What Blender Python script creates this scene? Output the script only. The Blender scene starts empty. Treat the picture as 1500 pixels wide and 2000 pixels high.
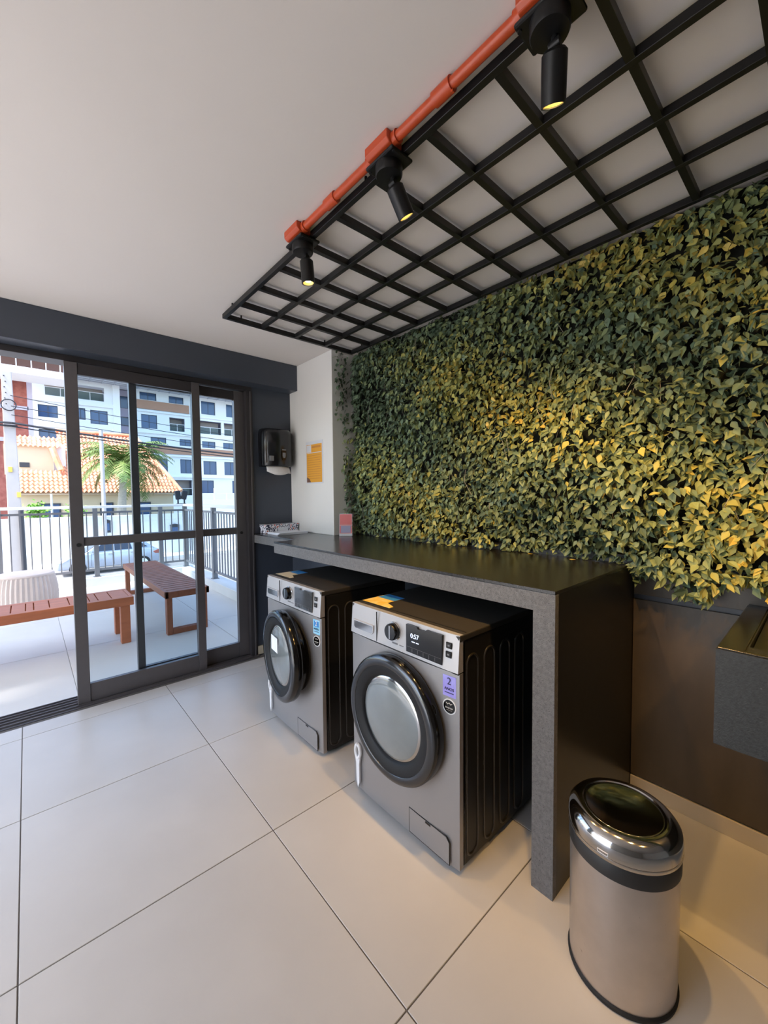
import bpy, bmesh, math, random
import numpy as np
from mathutils import Vector, Matrix

random.seed(7)
rng = np.random.default_rng(11)
S = bpy.context.scene
COL = S.collection
PI = math.pi

# ------------------------------------------------------------------ camera
CAM_F, CAM_YAW, CAM_PITCH, CAM_ROLL, CAM_H = 781.6, math.radians(41.72), math.radians(-2.489), math.radians(-0.54), 1.3304
_fw = Vector((math.sin(CAM_YAW)*math.cos(CAM_PITCH), math.cos(CAM_YAW)*math.cos(CAM_PITCH), math.sin(CAM_PITCH)))
_r = Vector((math.cos(CAM_YAW), -math.sin(CAM_YAW), 0))
_u = _r.cross(_fw)
_r2 = _r*math.cos(CAM_ROLL) + _u*math.sin(CAM_ROLL)
_u2 = -_r*math.sin(CAM_ROLL) + _u*math.cos(CAM_ROLL)
cam_d = bpy.data.cameras.new('camera')
cam_d.sensor_fit = 'VERTICAL'
cam_d.sensor_height = 24.0
cam_d.lens = 24.0*CAM_F/2000.0
cam_d.clip_start = 0.02
cam_d.clip_end = 400
cam = bpy.data.objects.new('camera', cam_d)
COL.objects.link(cam)
_m = Matrix((( _r2.x, _u2.x, -_fw.x), (_r2.y, _u2.y, -_fw.y), (_r2.z, _u2.z, -_fw.z))).to_4x4()
_m.translation = (0, 0, CAM_H)
cam.matrix_world = _m
S.camera = cam

# ------------------------------------------------------------------ world, sun, exposure
W = bpy.data.worlds.new('world'); S.world = W; W.use_nodes = True
nt = W.node_tree; nt.nodes.clear()
sky = nt.nodes.new('ShaderNodeTexSky'); sky.sky_type = 'NISHITA'
sky.sun_disc = False; sky.sun_elevation = math.radians(58); sky.sun_rotation = math.radians(-98)
sky.air_density = 1.0; sky.dust_density = 2.0; sky.ozone_density = 1.0
bg = nt.nodes.new('ShaderNodeBackground'); bg.inputs['Strength'].default_value = 0.30
wo = nt.nodes.new('ShaderNodeOutputWorld')
nt.links.new(sky.outputs[0], bg.inputs['Color']); nt.links.new(bg.outputs[0], wo.inputs['Surface'])
sun_d = bpy.data.lights.new('sun', 'SUN'); sun_d.energy = 3.3; sun_d.angle = math.radians(4.0); sun_d.color = (1.0, 0.98, 0.95)
sun = bpy.data.objects.new('sun', sun_d); COL.objects.link(sun)
sun.rotation_euler = Vector((0.52, 0.07, -0.85)).to_track_quat('-Z', 'Y').to_euler()
sun.location = (0, 0, 30)
S.view_settings.view_transform = 'Standard'
S.view_settings.look = 'None'
S.view_settings.gamma = 1.0
S.view_settings.use_curve_mapping = False
S.view_settings.exposure = 1.38
SPOT_W = 15.5

# ------------------------------------------------------------------ materials
def lin(c):
    return tuple(((v/255.0)/12.92 if v/255.0 <= 0.04045 else ((v/255.0+0.055)/1.055)**2.4) for v in c)

MATS = {}
def mat(name, rgb, rough=0.5, metal=0.0, spec=0.5, var=None, bump=None, coat=0.0, speck=None, emit=None, stretch=None, two=None):
    """rgb sRGB 0-255. var=(scale, amount) tonal clouds; bump=(scale, strength); speck=(scale, rgb, threshold); two=(scale, rgb2) blend of a second colour"""
    m = bpy.data.materials.new(name); m.use_nodes = True
    nt = m.node_tree; N = nt.nodes; L = nt.links
    b = N['Principled BSDF']
    b.inputs['Roughness'].default_value = rough
    b.inputs['Metallic'].default_value = metal
    b.inputs['Specular IOR Level'].default_value = spec
    b.inputs['Coat Weight'].default_value = coat
    b.inputs['Coat Roughness'].default_value = 0.08
    col = lin(rgb)
    tc = N.new('ShaderNodeTexCoord'); vec = tc.outputs['Object']
    if stretch:
        mp = N.new('ShaderNodeMapping'); mp.inputs['Scale'].default_value = stretch
        L.new(vec, mp.inputs['Vector']); vec = mp.outputs['Vector']
    cur = None
    def noise(scale, detail=4):
        n = N.new('ShaderNodeTexNoise'); n.inputs['Scale'].default_value = scale; n.inputs['Detail'].default_value = detail
        L.new(vec, n.inputs['Vector']); return n.outputs['Fac']
    if two:
        rp = N.new('ShaderNodeValToRGB'); rp.color_ramp.elements[0].position = 0.38; rp.color_ramp.elements[1].position = 0.62
        rp.color_ramp.elements[0].color = (*col, 1); rp.color_ramp.elements[1].color = (*lin(two[1]), 1)
        L.new(noise(two[0]), rp.inputs['Fac']); cur = rp.outputs['Color']
    if var:
        rp = N.new('ShaderNodeValToRGB'); rp.color_ramp.elements[0].position = 0.3; rp.color_ramp.elements[1].position = 0.7
        a = 1-var[1]; c2 = 1+var[1]
        rp.color_ramp.elements[0].color = (a, a, a, 1); rp.color_ramp.elements[1].color = (c2, c2, c2, 1)
        L.new(noise(var[0], 6), rp.inputs['Fac'])
        mx = N.new('ShaderNodeMixRGB'); mx.blend_type = 'MULTIPLY'; mx.inputs['Fac'].default_value = 1
        if cur is None: mx.inputs['Color1'].default_value = (*col, 1)
        else: L.new(cur, mx.inputs['Color1'])
        L.new(rp.outputs['Color'], mx.inputs['Color2']); cur = mx.outputs['Color']
    if speck:
        rp = N.new('ShaderNodeValToRGB'); rp.color_ramp.elements[0].position = speck[2]; rp.color_ramp.elements[1].position = min(1, speck[2]+0.08)
        rp.color_ramp.elements[0].color = (0, 0, 0, 1); rp.color_ramp.elements[1].color = (1, 1, 1, 1)
        L.new(noise(speck[0], 2), rp.inputs['Fac'])
        mx = N.new('ShaderNodeMixRGB'); L.new(rp.outputs['Color'], mx.inputs['Fac'])
        if cur is None: mx.inputs['Color1'].default_value = (*col, 1)
        else: L.new(cur, mx.inputs['Color1'])
        mx.inputs['Color2'].default_value = (*lin(speck[1]), 1); cur = mx.outputs['Color']
    if cur is None: b.inputs['Base Color'].default_value = (*col, 1)
    else: L.new(cur, b.inputs['Base Color'])
    if bump:
        bp = N.new('ShaderNodeBump'); bp.inputs['Strength'].default_value = bump[1]; bp.inputs['Distance'].default_value = 0.01
        L.new(noise(bump[0], 6), bp.inputs['Height']); L.new(bp.outputs['Normal'], b.inputs['Normal'])
    if emit:
        b.inputs['Emission Color'].default_value = (*lin(emit[0]), 1); b.inputs['Emission Strength'].default_value = emit[1]
    MATS[name] = m
    return m

def glass(name, tint, refl=0.08):
    m = bpy.data.materials.new(name); m.use_nodes = True
    nt = m.node_tree; N = nt.nodes; L = nt.links; N.clear()
    t = N.new('ShaderNodeBsdfTransparent'); t.inputs['Color'].default_value = (*tint, 1)
    g = N.new('ShaderNodeBsdfGlossy'); g.inputs['Roughness'].default_value = 0.02
    lw = N.new('ShaderNodeLayerWeight'); lw.inputs['Blend'].default_value = refl*2
    mx = N.new('ShaderNodeMixShader'); o = N.new('ShaderNodeOutputMaterial')
    L.new(lw.outputs['Fresnel'], mx.inputs['Fac']); L.new(t.outputs[0], mx.inputs[1]); L.new(g.outputs[0], mx.inputs[2]); L.new(mx.outputs[0], o.inputs['Surface'])
    MATS[name] = m
    return m

mat('ceiling', (228, 221, 216), 0.9, var=(1.2, 0.015))
mat('white_wall', (226, 224, 220), 0.85, var=(2, 0.015), bump=(180, 0.03))
mat('slate_paint', (62, 68, 79), 0.36, var=(2, 0.04), bump=(220, 0.03))
mat('tile', (201, 198, 193), 0.34, var=(2.3, 0.055), spec=0.4)
mat('grout', (96, 92, 88), 0.9)
mat('deck_tile', (216, 211, 203), 0.6, var=(2.2, 0.05))
mat('deck_grout', (168, 164, 158), 0.9)
mat('curb', (214, 212, 208), 0.7, var=(3, 0.05))
mat('baseboard', (200, 188, 166), 0.4, var=(4, 0.04))
mat('black_metal', (20, 20, 21), 0.42, spec=0.4)
mat('orange', (196, 78, 40), 0.32, var=(9, 0.03))
mat('granite_top', (34, 34, 34), 0.2, var=(60, 0.25), speck=(420, (64, 63, 60), 0.66), bump=(260, 0.06))
mat('granite_side', (103, 102, 102), 0.5, var=(90, 0.22), speck=(300, (30, 30, 30), 0.62), bump=(320, 0.25))
mat('granite_dark', (26, 25, 24), 0.3, var=(40, 0.25), speck=(380, (56, 54, 50), 0.68))
mat('granite_brown', (76, 66, 54), 0.35, var=(12, 0.16), speck=(300, (84, 74, 60), 0.68), bump=(90, 0.05), stretch=(1, 1, .35))
mat('granite_tank', (44, 47, 48), 0.45, var=(120, 0.3), speck=(42, (120, 124, 124), 0.73), bump=(300, 0.1))
mat('alu', (100, 96, 97), 0.38, metal=0.45, var=(30, 0.03))
mat('alu_dark', (66, 63, 65), 0.42, metal=0.4)
mat('rubber', (15, 15, 15), 0.7)
mat('steel', (196, 188, 182), 0.3, metal=0.9, var=(14, 0.06), speck=(46, (140, 130, 122), 0.73))
mat('chrome', (186, 184, 182), 0.1, metal=1.0)
mat('bin_band', (40, 39, 38), 0.45)
mat('machine_front', (156, 154, 154), 0.36, metal=0.55, var=(3, 0.02))
mat('machine_fascia', (184, 184, 186), 0.36, metal=0.45)
mat('machine_body', (26, 25, 24), 0.42, spec=0.45)
mat('machine_top', (48, 46, 43), 0.5, spec=0.4)
mat('gloss_black', (10, 10, 11), 0.12)
mat('dark_ring', (30, 31, 33), 0.5, spec=0.25)
mat('bezel', (84, 86, 89), 0.14, metal=0.9)
mat('door_bowl', (124, 130, 130), 0.08, coat=0.8, var=(6, 0.12), spec=0.8)
mat('screen', (14, 16, 20), 0.12)
mat('screen_reflecting', (64, 67, 70), 0.05, spec=1.0, var=(9, .25))  # black glass: grey clouds stand in for what it reflects
mat('side_rib', (46, 43, 40), 0.28, spec=0.6)  # lighter than the cabinet: light caught by the ribs is in the colour
mat('lcd', (210, 225, 255), 0.4, emit=((200, 220, 255), 0.8))
mat('print_white', (225, 225, 225), 0.6)
mat('print_dark', (50, 48, 90), 0.6)
mat('print_grey', (110, 110, 112), 0.6)
mat('label_yellow', (226, 186, 72), 0.5, two=(26, (232, 206, 130)))
mat('label_cream', (206, 196, 168), 0.5)
mat('label_blue', (52, 130, 200), 0.45)
mat('sticker_violet', (158, 146, 226), 0.35, two=(16, (176, 170, 240)))
mat('sticker_cyan', (120, 196, 226), 0.35, two=(20, (170, 214, 236)))
mat('white_plastic', (226, 226, 228), 0.45)
mat('paper', (232, 234, 240), 0.8)
mat('paper_towel', (222, 220, 218), 0.9, bump=(120, 0.3))
mat('poster_orange', (230, 164, 52), 0.6)
mat('poster_line', (206, 136, 60), 0.6)
mat('poster_brown', (120, 84, 70), 0.6)
mat('clear_plastic', (214, 216, 222), 0.3)
mat('card_pink', (222, 122, 122), 0.5)
mat('card_lilac', (160, 160, 190), 0.5)
mat('dispenser', (22, 23, 26), 0.2, spec=0.6)
mat('dispenser_side', (18, 20, 26), 0.35)
mat('grey_print', (120, 122, 126), 0.5)
mat('wood', (150, 88, 58), 0.5, var=(30, 0.14), stretch=(1, .12, 1))
mat('wood_orange', (186, 108, 70), 0.5, var=(30, 0.12), stretch=(.12, 1, 1))
mat('wicker', (214, 196, 184), 0.85, var=(8, 0.05))
mat('rail_grey', (120, 120, 124), 0.45, metal=0.3)
mat('rail_white', (222, 222, 222), 0.4)
mat('asphalt', (132, 130, 128), 0.9, var=(1.5, 0.06))
mat('fence_white', (218, 222, 224), 0.85, var=(.6, 0.03))
mat('house_beige', (214, 196, 166), 0.85, var=(.8, 0.04))
mat('roof_tile', (226, 150, 112), 0.8, two=(1.6, (238, 178, 140)), var=(6, 0.12))
mat('render_white', (236, 240, 242), 0.85, var=(.3, 0.02))
mat('render_grey', (182, 178, 196), 0.85)
mat('band_brown', (176, 136, 112), 0.8, var=(.8, 0.05))
mat('brick_red', (160, 96, 84), 0.85, two=(2.5, (142, 80, 70)))
mat('far_pane', (58, 84, 120), 0.12, spec=0.7)
mat('far_frame', (70, 78, 90), 0.5)
mat('balcony_wall', (176, 164, 158), 0.85)
mat('soffit', (206, 210, 216), 0.8)
mat('soffit_rib', (172, 178, 186), 0.8)
mat('concrete_pole', (188, 182, 178), 0.85, var=(4, 0.04))
mat('yellow_tag', (238, 200, 92), 0.7)
mat('cable', (40, 42, 48), 0.6)
mat('trunk', (168, 160, 146), 0.9, var=(14, 0.12))
mat('frond', (92, 120, 58), 0.6, two=(1.2, (136, 150, 78)))
mat('bush', (84, 140, 44), 0.7, two=(6, (120, 168, 60)))
mat('car_silver', (168, 178, 194), 0.25, metal=0.5, coat=0.6)
mat('car_glass', (34, 42, 56), 0.08, spec=0.8)
mat('car_lamp', (214, 220, 226), 0.15)
mat('tyre', (34, 34, 36), 0.8)
mat('flood_black', (28, 32, 42), 0.5)
mat('meter_dark', (58, 60, 66), 0.5)
mat('bulb', (255, 226, 160), 0.4, emit=((255, 222, 150), 22.0))
mat('reflector', (240, 214, 150), 0.35, metal=0.6)
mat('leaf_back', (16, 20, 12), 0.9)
mat('pink_dry', (150, 96, 48), 0.8)
glass('pane_glass', (0.86, 0.90, 0.92), 0.05)
glass('rail_glass', (0.72, 0.82, 0.82), 0.08)

# leaf material: colour from a face attribute written per leaf
m = bpy.data.materials.new('leaf'); m.use_nodes = True
N = m.node_tree.nodes; L = m.node_tree.links; b = N['Principled BSDF']
at = N.new('ShaderNodeAttribute'); at.attribute_name = 'tone'
rp = N.new('ShaderNodeValToRGB')
cr = rp.color_ramp
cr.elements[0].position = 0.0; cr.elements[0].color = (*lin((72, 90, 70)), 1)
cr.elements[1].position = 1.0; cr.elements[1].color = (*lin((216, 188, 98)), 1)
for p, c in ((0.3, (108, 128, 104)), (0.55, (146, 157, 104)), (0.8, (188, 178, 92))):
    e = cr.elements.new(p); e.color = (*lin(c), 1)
L.new(at.outputs['Fac'], rp.inputs['Fac']); L.new(rp.outputs['Color'], b.inputs['Base Color'])
b.inputs['Roughness'].default_value = 0.5; b.inputs['Specular IOR Level'].default_value = 0.35
MATS['leaf'] = m
# printed star pattern of the little box
m = bpy.data.materials.new('star_print'); m.use_nodes = True
N = m.node_tree.nodes; L = m.node_tree.links; b = N['Principled BSDF']; b.inputs['Roughness'].default_value = 0.5
tc = N.new('ShaderNodeTexCoord'); vo = N.new('ShaderNodeTexVoronoi'); vo.inputs['Scale'].default_value = 34
rp = N.new('ShaderNodeValToRGB'); cr = rp.color_ramp; cr.interpolation = 'CONSTANT'
cr.elements[0].position = 0; cr.elements[0].color = (*lin((196, 78, 60)), 1)
cr.elements[1].position = 0.22; cr.elements[1].color = (*lin((236, 236, 240)), 1)
e = cr.elements.new(0.45); e.color = (*lin((40, 42, 70)), 1)
e = cr.elements.new(0.62); e.color = (*lin((230, 230, 238)), 1)
L.new(tc.outputs['Object'], vo.inputs['Vector']); L.new(vo.outputs['Distance'], rp.inputs['Fac']); L.new(rp.outputs['Color'], b.inputs['Base Color'])
MATS['star_print'] = m

# ------------------------------------------------------------------ mesh helpers
class B:
    """collects shapes in world coordinates; build() links ONE mesh object, local to its parent (or to org)"""
    def __init__(s): s.v = []; s.f = []
    def add(s, vs, fs):
        o = len(s.v); s.v.extend([tuple(p) for p in vs]); s.f.extend([tuple(i+o for i in f) for f in fs]); return s
    def box(s, x0, x1, y0, y1, z0, z1):
        if x0 > x1: x0, x1 = x1, x0
        if y0 > y1: y0, y1 = y1, y0
        if z0 > z1: z0, z1 = z1, z0
        return s.add([(x0,y0,z0),(x1,y0,z0),(x1,y1,z0),(x0,y1,z0),(x0,y0,z1),(x1,y0,z1),(x1,y1,z1),(x0,y1,z1)],
                     [(0,3,2,1),(4,5,6,7),(0,1,5,4),(1,2,6,5),(2,3,7,6),(3,0,4,7)])
    def prism(s, poly, lo, hi, axis='z'):
        n = len(poly)
        def P(a, b, c): return {'z': (a, b, c), 'x': (c, a, b), 'y': (a, c, b)}[axis]
        vs = [P(a, b, lo) for a, b in poly] + [P(a, b, hi) for a, b in poly]
        fs = [tuple(range(n-1, -1, -1)), tuple(range(n, 2*n))] + [(i, (i+1) % n, n+(i+1) % n, n+i) for i in range(n)]
        return s.add(vs, fs)
    def tube(s, p0, p1, r0, r1=None, n=16, cap=True):
        r1 = r0 if r1 is None else r1
        p0 = Vector(p0); p1 = Vector(p1); d = (p1-p0).normalized()
        a = d.orthogonal().normalized(); c = d.cross(a)
        vs = []
        for p, r in ((p0, r0), (p1, r1)):
            for i in range(n):
                t = 2*PI*i/n; vs.append(p + a*(r*math.cos(t)) + c*(r*math.sin(t)))
        fs = [(i, (i+1) % n, n+(i+1) % n, n+i) for i in range(n)]
        if cap: fs += [tuple(range(n-1, -1, -1)), tuple(range(n, 2*n))]
        return s.add(vs, fs)
    def path(s, pts, r, n=8):
        pts = [Vector(p) for p in pts]; k = len(pts); vs = []; fs = []
        prev = None
        for i, p in enumerate(pts):
            d = (pts[min(i+1, k-1)] - pts[max(i-1, 0)]).normalized()
            a = d.orthogonal().normalized() if prev is None else (prev - d*prev.dot(d)).normalized()
            prev = a; c = d.cross(a); rr = r[i] if hasattr(r, '__len__') else r
            for j in range(n):
                t = 2*PI*j/n; vs.append(p + a*(rr*math.cos(t)) + c*(rr*math.sin(t)))
        for i in range(k-1):
            for j in range(n): fs.append((i*n+j, i*n+(j+1) % n, (i+1)*n+(j+1) % n, (i+1)*n+j))
        fs += [tuple(range(n-1, -1, -1)), tuple(range((k-1)*n, k*n))]
        return s.add(vs, fs)
    def lathe(s, prof, c, d=(0, 0, 1), n=48, closed=False):
        """prof = [(radius, height along d)]; closed joins last ring to first"""
        d = Vector(d).normalized(); a = d.orthogonal().normalized(); e = d.cross(a); c = Vector(c)
        vs = []; fs = []; k = len(prof)
        for r, h in prof:
            for i in range(n):
                t = 2*PI*i/n; vs.append(c + d*h + a*(r*math.cos(t)) + e*(r*math.sin(t)))
        for j in range(k if closed else k-1):
            j2 = (j+1) % k
            for i in range(n): fs.append((j*n+i, j*n+(i+1) % n, j2*n+(i+1) % n, j2*n+i))
        if not closed:
            fs += [tuple(range(n-1, -1, -1)), tuple(range((k-1)*n, k*n))]
        return s.add(vs, fs)
    def build(s, name, m, parent=None, org=None, bevel=0.0, seg=2, smooth=False, flat_angle=40):
        if org is None:
            if parent is not None:
                org = Vector((0, 0, 0)); p = parent
                while p is not None: org = org + p.location; p = p.parent
            else: org = Vector((0, 0, 0))
        org = Vector(org)
        me = bpy.data.meshes.new(name)
        me.from_pydata([Vector(p)-org for p in s.v], [], s.f)
        bm = bmesh.new(); bm.from_mesh(me)
        bmesh.ops.recalc_face_normals(bm, faces=bm.faces)
        if bevel > 0:
            es = [e for e in bm.edges if len(e.link_faces) == 2 and e.calc_face_angle(0) > math.radians(35)]
            bmesh.ops.bevel(bm, geom=es, offset=bevel, segments=seg, affect='EDGES', profile=0.5, clamp_overlap=True)
        if smooth:
            for f in bm.faces: f.smooth = True
            for e in bm.edges:
                if len(e.link_faces) == 2 and e.calc_face_angle(0) > math.radians(flat_angle): e.smooth = False
        bm.to_mesh(me); bm.free()
        me.materials.append(MATS[m])
        o = bpy.data.objects.new(name, me); COL.objects.link(o)
        if parent is not None: o.parent = parent
        else: o.location = org
        return o

def tag(o, label=None, cat=None, group=None, kind=None):
    if label: o['label'] = label
    if cat: o['category'] = cat
    if group: o['group'] = group
    if kind: o['kind'] = kind
    return o
def thing(name, loc, label=None, cat=None, group=None, kind=None):
    o = bpy.data.objects.new(name, None); COL.objects.link(o); o.location = loc; o.empty_display_size = 0.05
    return tag(o, label, cat, group, kind)
def struct(b, name, m, **k):
    return tag(b.build(name, m, **k), kind='structure')
def text(body, size, name, m, parent, origin, right, up, extrude=0.0004, align='CENTER'):
    cu = bpy.data.curves.new(name, 'FONT'); cu.body = body; cu.size = size; cu.extrude = extrude
    cu.align_x = align; cu.align_y = 'CENTER'
    tmp = bpy.data.objects.new('tmp', cu); COL.objects.link(tmp)
    dg = bpy.context.evaluated_depsgraph_get(); dg.update()
    me = bpy.data.meshes.new_from_object(tmp.evaluated_get(dg))
    bpy.data.objects.remove(tmp); bpy.data.curves.remove(cu)
    me.name = name
    r = Vector(right).normalized(); u = Vector(up).normalized(); n = r.cross(u)
    org = Vector((0, 0, 0)); p = parent
    while p is not None: org = org + p.location; p = p.parent
    M = Matrix(((r.x, u.x, n.x, origin[0]-org.x), (r.y, u.y, n.y, origin[1]-org.y), (r.z, u.z, n.z, origin[2]-org.z), (0, 0, 0, 1)))
    me.transform(M); me.materials.clear(); me.materials.append(MATS[m])
    o = bpy.data.objects.new(name, me); COL.objects.link(o); o.parent = parent
    return o

# ------------------------------------------------------------------ room dimensions
XW, YD, HC = 1.989, 3.184, 2.4247          # plant wall, door wall, ceiling
XL, YB = -1.9, -3.6                        # left and rear of the room
XCOL, YCOL = 1.746, 2.535                  # white column
YBEAM, ZBEAM = 3.047, 2.214
T = 0.7505; AX, L1 = 0.6846, 2.1986        # floor tile grid

# ---- floor with tiles
floor = struct(B().box(XL, XW+.1, YB, YD-.03, -.2, -.0025), 'floor', 'grout')
tile_cache = {}
def tiles(parent, xs, ys, z, mname, gap=.0035, th=.012, name='tile'):
    for x0, x1 in xs:
        for y0, y1 in ys:
            w, h = round(x1-x0, 4), round(y1-y0, 4)
            if w < .02 or h < .02: continue
            key = (w, h, mname)
            if key not in tile_cache:
                o = B().box(gap/2, w-gap/2, gap/2, h-gap/2, -th, 0).build(name, mname, org=(0, 0, 0), bevel=.0012, seg=1)
                tile_cache[key] = o.data
            else:
                o = bpy.data.objects.new(name, tile_cache[key]); COL.objects.link(o)
            o.parent = parent; o.location = Vector((x0, y0, z))-parent.location
def grid_spans(a, t, lo, hi):
    k = math.floor((lo-a)/t); e = [a+t*i for i in range(k, k+60) if lo < a+t*i < hi]
    e = [lo]+e+[hi]; return list(zip(e[:-1], e[1:]))
tiles(floor, grid_spans(AX, T, XL, XW), grid_spans(L1, T, YB, 3.10), 0.0, 'tile')

# ---- ceiling, walls
struct(B().box(XL, XW+.2, YB, YD+.2, HC, HC+.25), 'ceiling', 'ceiling')
struct(B().box(XW, XW+.2, YB, YD+.2, -.2, HC), 'wall_right', 'slate_paint')
struct(B().box(XL, XW+.2, YB-.2, YB, -.2, HC+.25), 'wall_back', 'white_wall')
wl = B().box(XL-.2, XL, 3.0, YD+.2, -.2, HC+.25).box(XL-.2, XL, YB-.2, .55, -.2, HC+.25).box(XL-.2, XL, .55, 3.0, 2.36, HC+.25)  # opening out of view, added and sized to let sunlight brighten the room
struct(wl, 'wall_left', 'white_wall')
wf = B().box(1.40, XW, YD, YD+.2, -.2, HC).box(XL, -1.35, YD, YD+.2, -.2, HC).box(-1.35, 1.40, YD, YD+.2, ZBEAM, HC)
struct(wf, 'wall_front', 'slate_paint')
struct(B().box(XL, XCOL-.001, YBEAM, YD, ZBEAM, HC-.001), 'trim_1', 'slate_paint', bevel=.003)          # dropped beam over the door
struct(B().box(XCOL, XW, YCOL, YD, 1.0205, HC-.001), 'trim_2', 'white_wall', bevel=.003)               # white column on the counter
struct(B().box(XCOL, XW, YCOL, YD, 0, .944), 'trim_3', 'slate_paint')                                  # its foot below the counter
struct(B().box(1.402, XCOL, YD-.014, YD, 0, .07), 'baseboard_front', 'baseboard', bevel=.002)
struct(B().box(XW-.016, XW, YB, .5725, 0, .068), 'baseboard_right', 'baseboard', bevel=.002)
struct(B().box(XW-.012, XW, YB, .5725, .074, .864), 'trim_4', 'granite_brown', bevel=.0015)            # stone panel under the plants
struct(B().box(XW-.012, XW, YB, .5725, .886, 1.02), 'trim_5', 'granite_brown', bevel=.0015)
struct(B().box(XL-.2, XW+.2, YB-.2, YD+.2, HC+.25, 6.6), 'wall_upper_shade', 'white_wall')                   # unseen upper storey, added to throw shade outside

# ---- sliding door
door = thing('door_1', (.58, YD+.02, 0), kind='structure')
fr = B().box(-1.35, 1.40, YD-.005, YD+.13, 2.176, ZBEAM)
fr.build('head_frame', 'alu_dark', door, bevel=.002)
B().box(1.345, 1.40, YD-.012, YD+.13, 0, 2.176).build('jamb', 'alu_dark', door, bevel=.002)
B().box(1.375, 1.385, YD-.02, YD-.011, 0, 2.176).build('jamb_bead', 'alu', door)
B().box(-1.35, -1.30, YD-.012, YD+.13, 0, 2.176).build('jamb', 'alu_dark', door, bevel=.002)
tr = B()
tr.box(-1.35, 1.40, YD-.055, YD+.14, -.02, .003)
for yy in (-.03, .012, .05, .09, .125): tr.box(-1.3, 1.345, YD+yy-.003, YD+yy+.003, .003, .012)
tr.build('track', 'alu', door)
def leaf_panel(x0, x1, y, sl, sr, knob_side, mid=(1.02, 1.075), bot=.125, top=2.10):
    y0, y1 = y-.016, y+.016
    p = B().box(x0, x0+sl, y0-.006, y1+.006, .008, 2.172).build('stile', 'alu', door, bevel=.002)
    p2 = B().box(x1-sr, x1, y0-.006, y1+.006, .008, 2.172).build('stile', 'alu', door, bevel=.002)
    B().box(x0+sl, x1-sr, y0, y1, .008, bot).build('bottom_rail', 'alu', door, bevel=.002)
    B().box(x0+sl, x1-sr, y0, y1, top, 2.172).build('top_rail', 'alu_dark', door, bevel=.002)
    B().box(x0+sl, x1-sr, y0, y1, *mid).build('middle_rail', 'alu', door, bevel=.002)
    for a, c in ((bot, mid[0]), (mid[1], top)):
        B().box(x0+sl-.004, x1-sr+.004, y-.003, y+.003, a-.004, c+.004).build('pane', 'pane_glass', door)
    st = p if knob_side < 0 else p2
    kx = x0+sl*.55 if knob_side < 0 else x1-sr*.55
    B().tube((kx, y0-.012, 1.03), (kx, y0-.004, 1.03), .012, n=16).build('lock', 'rubber', st)
leaf_panel(.198, .988, YD+.0, .066, .055, -1)
leaf_panel(.545, 1.345, YD+.055, .045, .078, 1)

# ------------------------------------------------------------------ counter
ctr = thing('counter', (1.6, 1.8, 0), 'dark granite counter with waterfall end standing over the two washing machines', 'counter')
ZC, TL = 1.0207, .0745
YC, YS, XC, XR = .573, 2.496, 1.230, 1.387
B().prism([(XC, YC), (XW-.004, YC), (XW-.004, YCOL-.002), (XCOL-.002, YCOL-.002), (XCOL-.002, YD-.002), (XR, YD-.002), (XR, YS), (XC, YS)], ZC-.012, ZC).build('worktop', 'granite_top', ctr, bevel=.0015)
B().box(XC+.0006, XC+.025, YC+.0006, YS-.0006, ZC-TL, ZC-.012).build('front_apron', 'granite_side', ctr)
B().box(XR+.0006, XR+.025, YS, YD-.002, ZC-TL, ZC-.012).build('front_apron', 'granite_side', ctr)
B().box(XC+.025, XW-.004, YS-.025, YS-.0006, ZC-TL, ZC-.012).build('end_apron', 'granite_side', ctr)
B().box(XC+.025, XCOL-.002, YC+TL, YS-.025, ZC-TL, ZC-.012).box(XCOL-.002, XW-.004, YC+TL, YS-.025, ZC-TL, ZC-.012).build('core', 'granite_dark', ctr)
leg = B().box(XC+.025, XW-.004, YC+.0006, YC+TL, 0, ZC-.012).build('side_panel', 'granite_dark', ctr)
B().box(XC+.0006, XC+.0252, YC+.0006, YC+TL, 0, ZC-TL).build('panel_edge', 'granite_side', leg)
B().box(XW-.035, XW-.0205, YC, YCOL-.004, ZC, ZC+.035).build('upstand', 'granite_dark', ctr)

# ------------------------------------------------------------------ laundry tank
tk = thing('laundry_tank', (1.7, -.15, .648), 'dark grey granite laundry tank fixed to the wall beside the counter', 'sink')
x0, x1, y0, y1, z0, z1 = 1.368, XW-.0135, -.62, .199, .648, .909
tb = B().box(x0, x0+.075, y0, y1, z0, z1).box(x1-.05, x1, y0, y1, z0, z1).box(x0+.075, x1-.05, y1-.06, y1, z0, z1).box(x0+.075, x1-.05, y0, y0+.06, z0, z1).box(x0+.075, x1-.05, y0+.06, y1-.06, z0, z0+.03)
tb.build('basin', 'granite_tank', tk)
B().box(x0+.004, x1, y1-.056, y1-.003, z1, z1+.004).box(x0+.004, x0+.02, y0, y1-.056, z1, z1+.004).build('rim', 'granite_top', tk, bevel=.001, seg=1)
B().prism([(x0+.075, z1-.09), (x0+.075, z1-.012), (x1-.05, z1-.004), (x1-.05, z1-.09)], y0+.062, y1-.064, 'y').build('washboard', 'granite_dark', tk)

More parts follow.
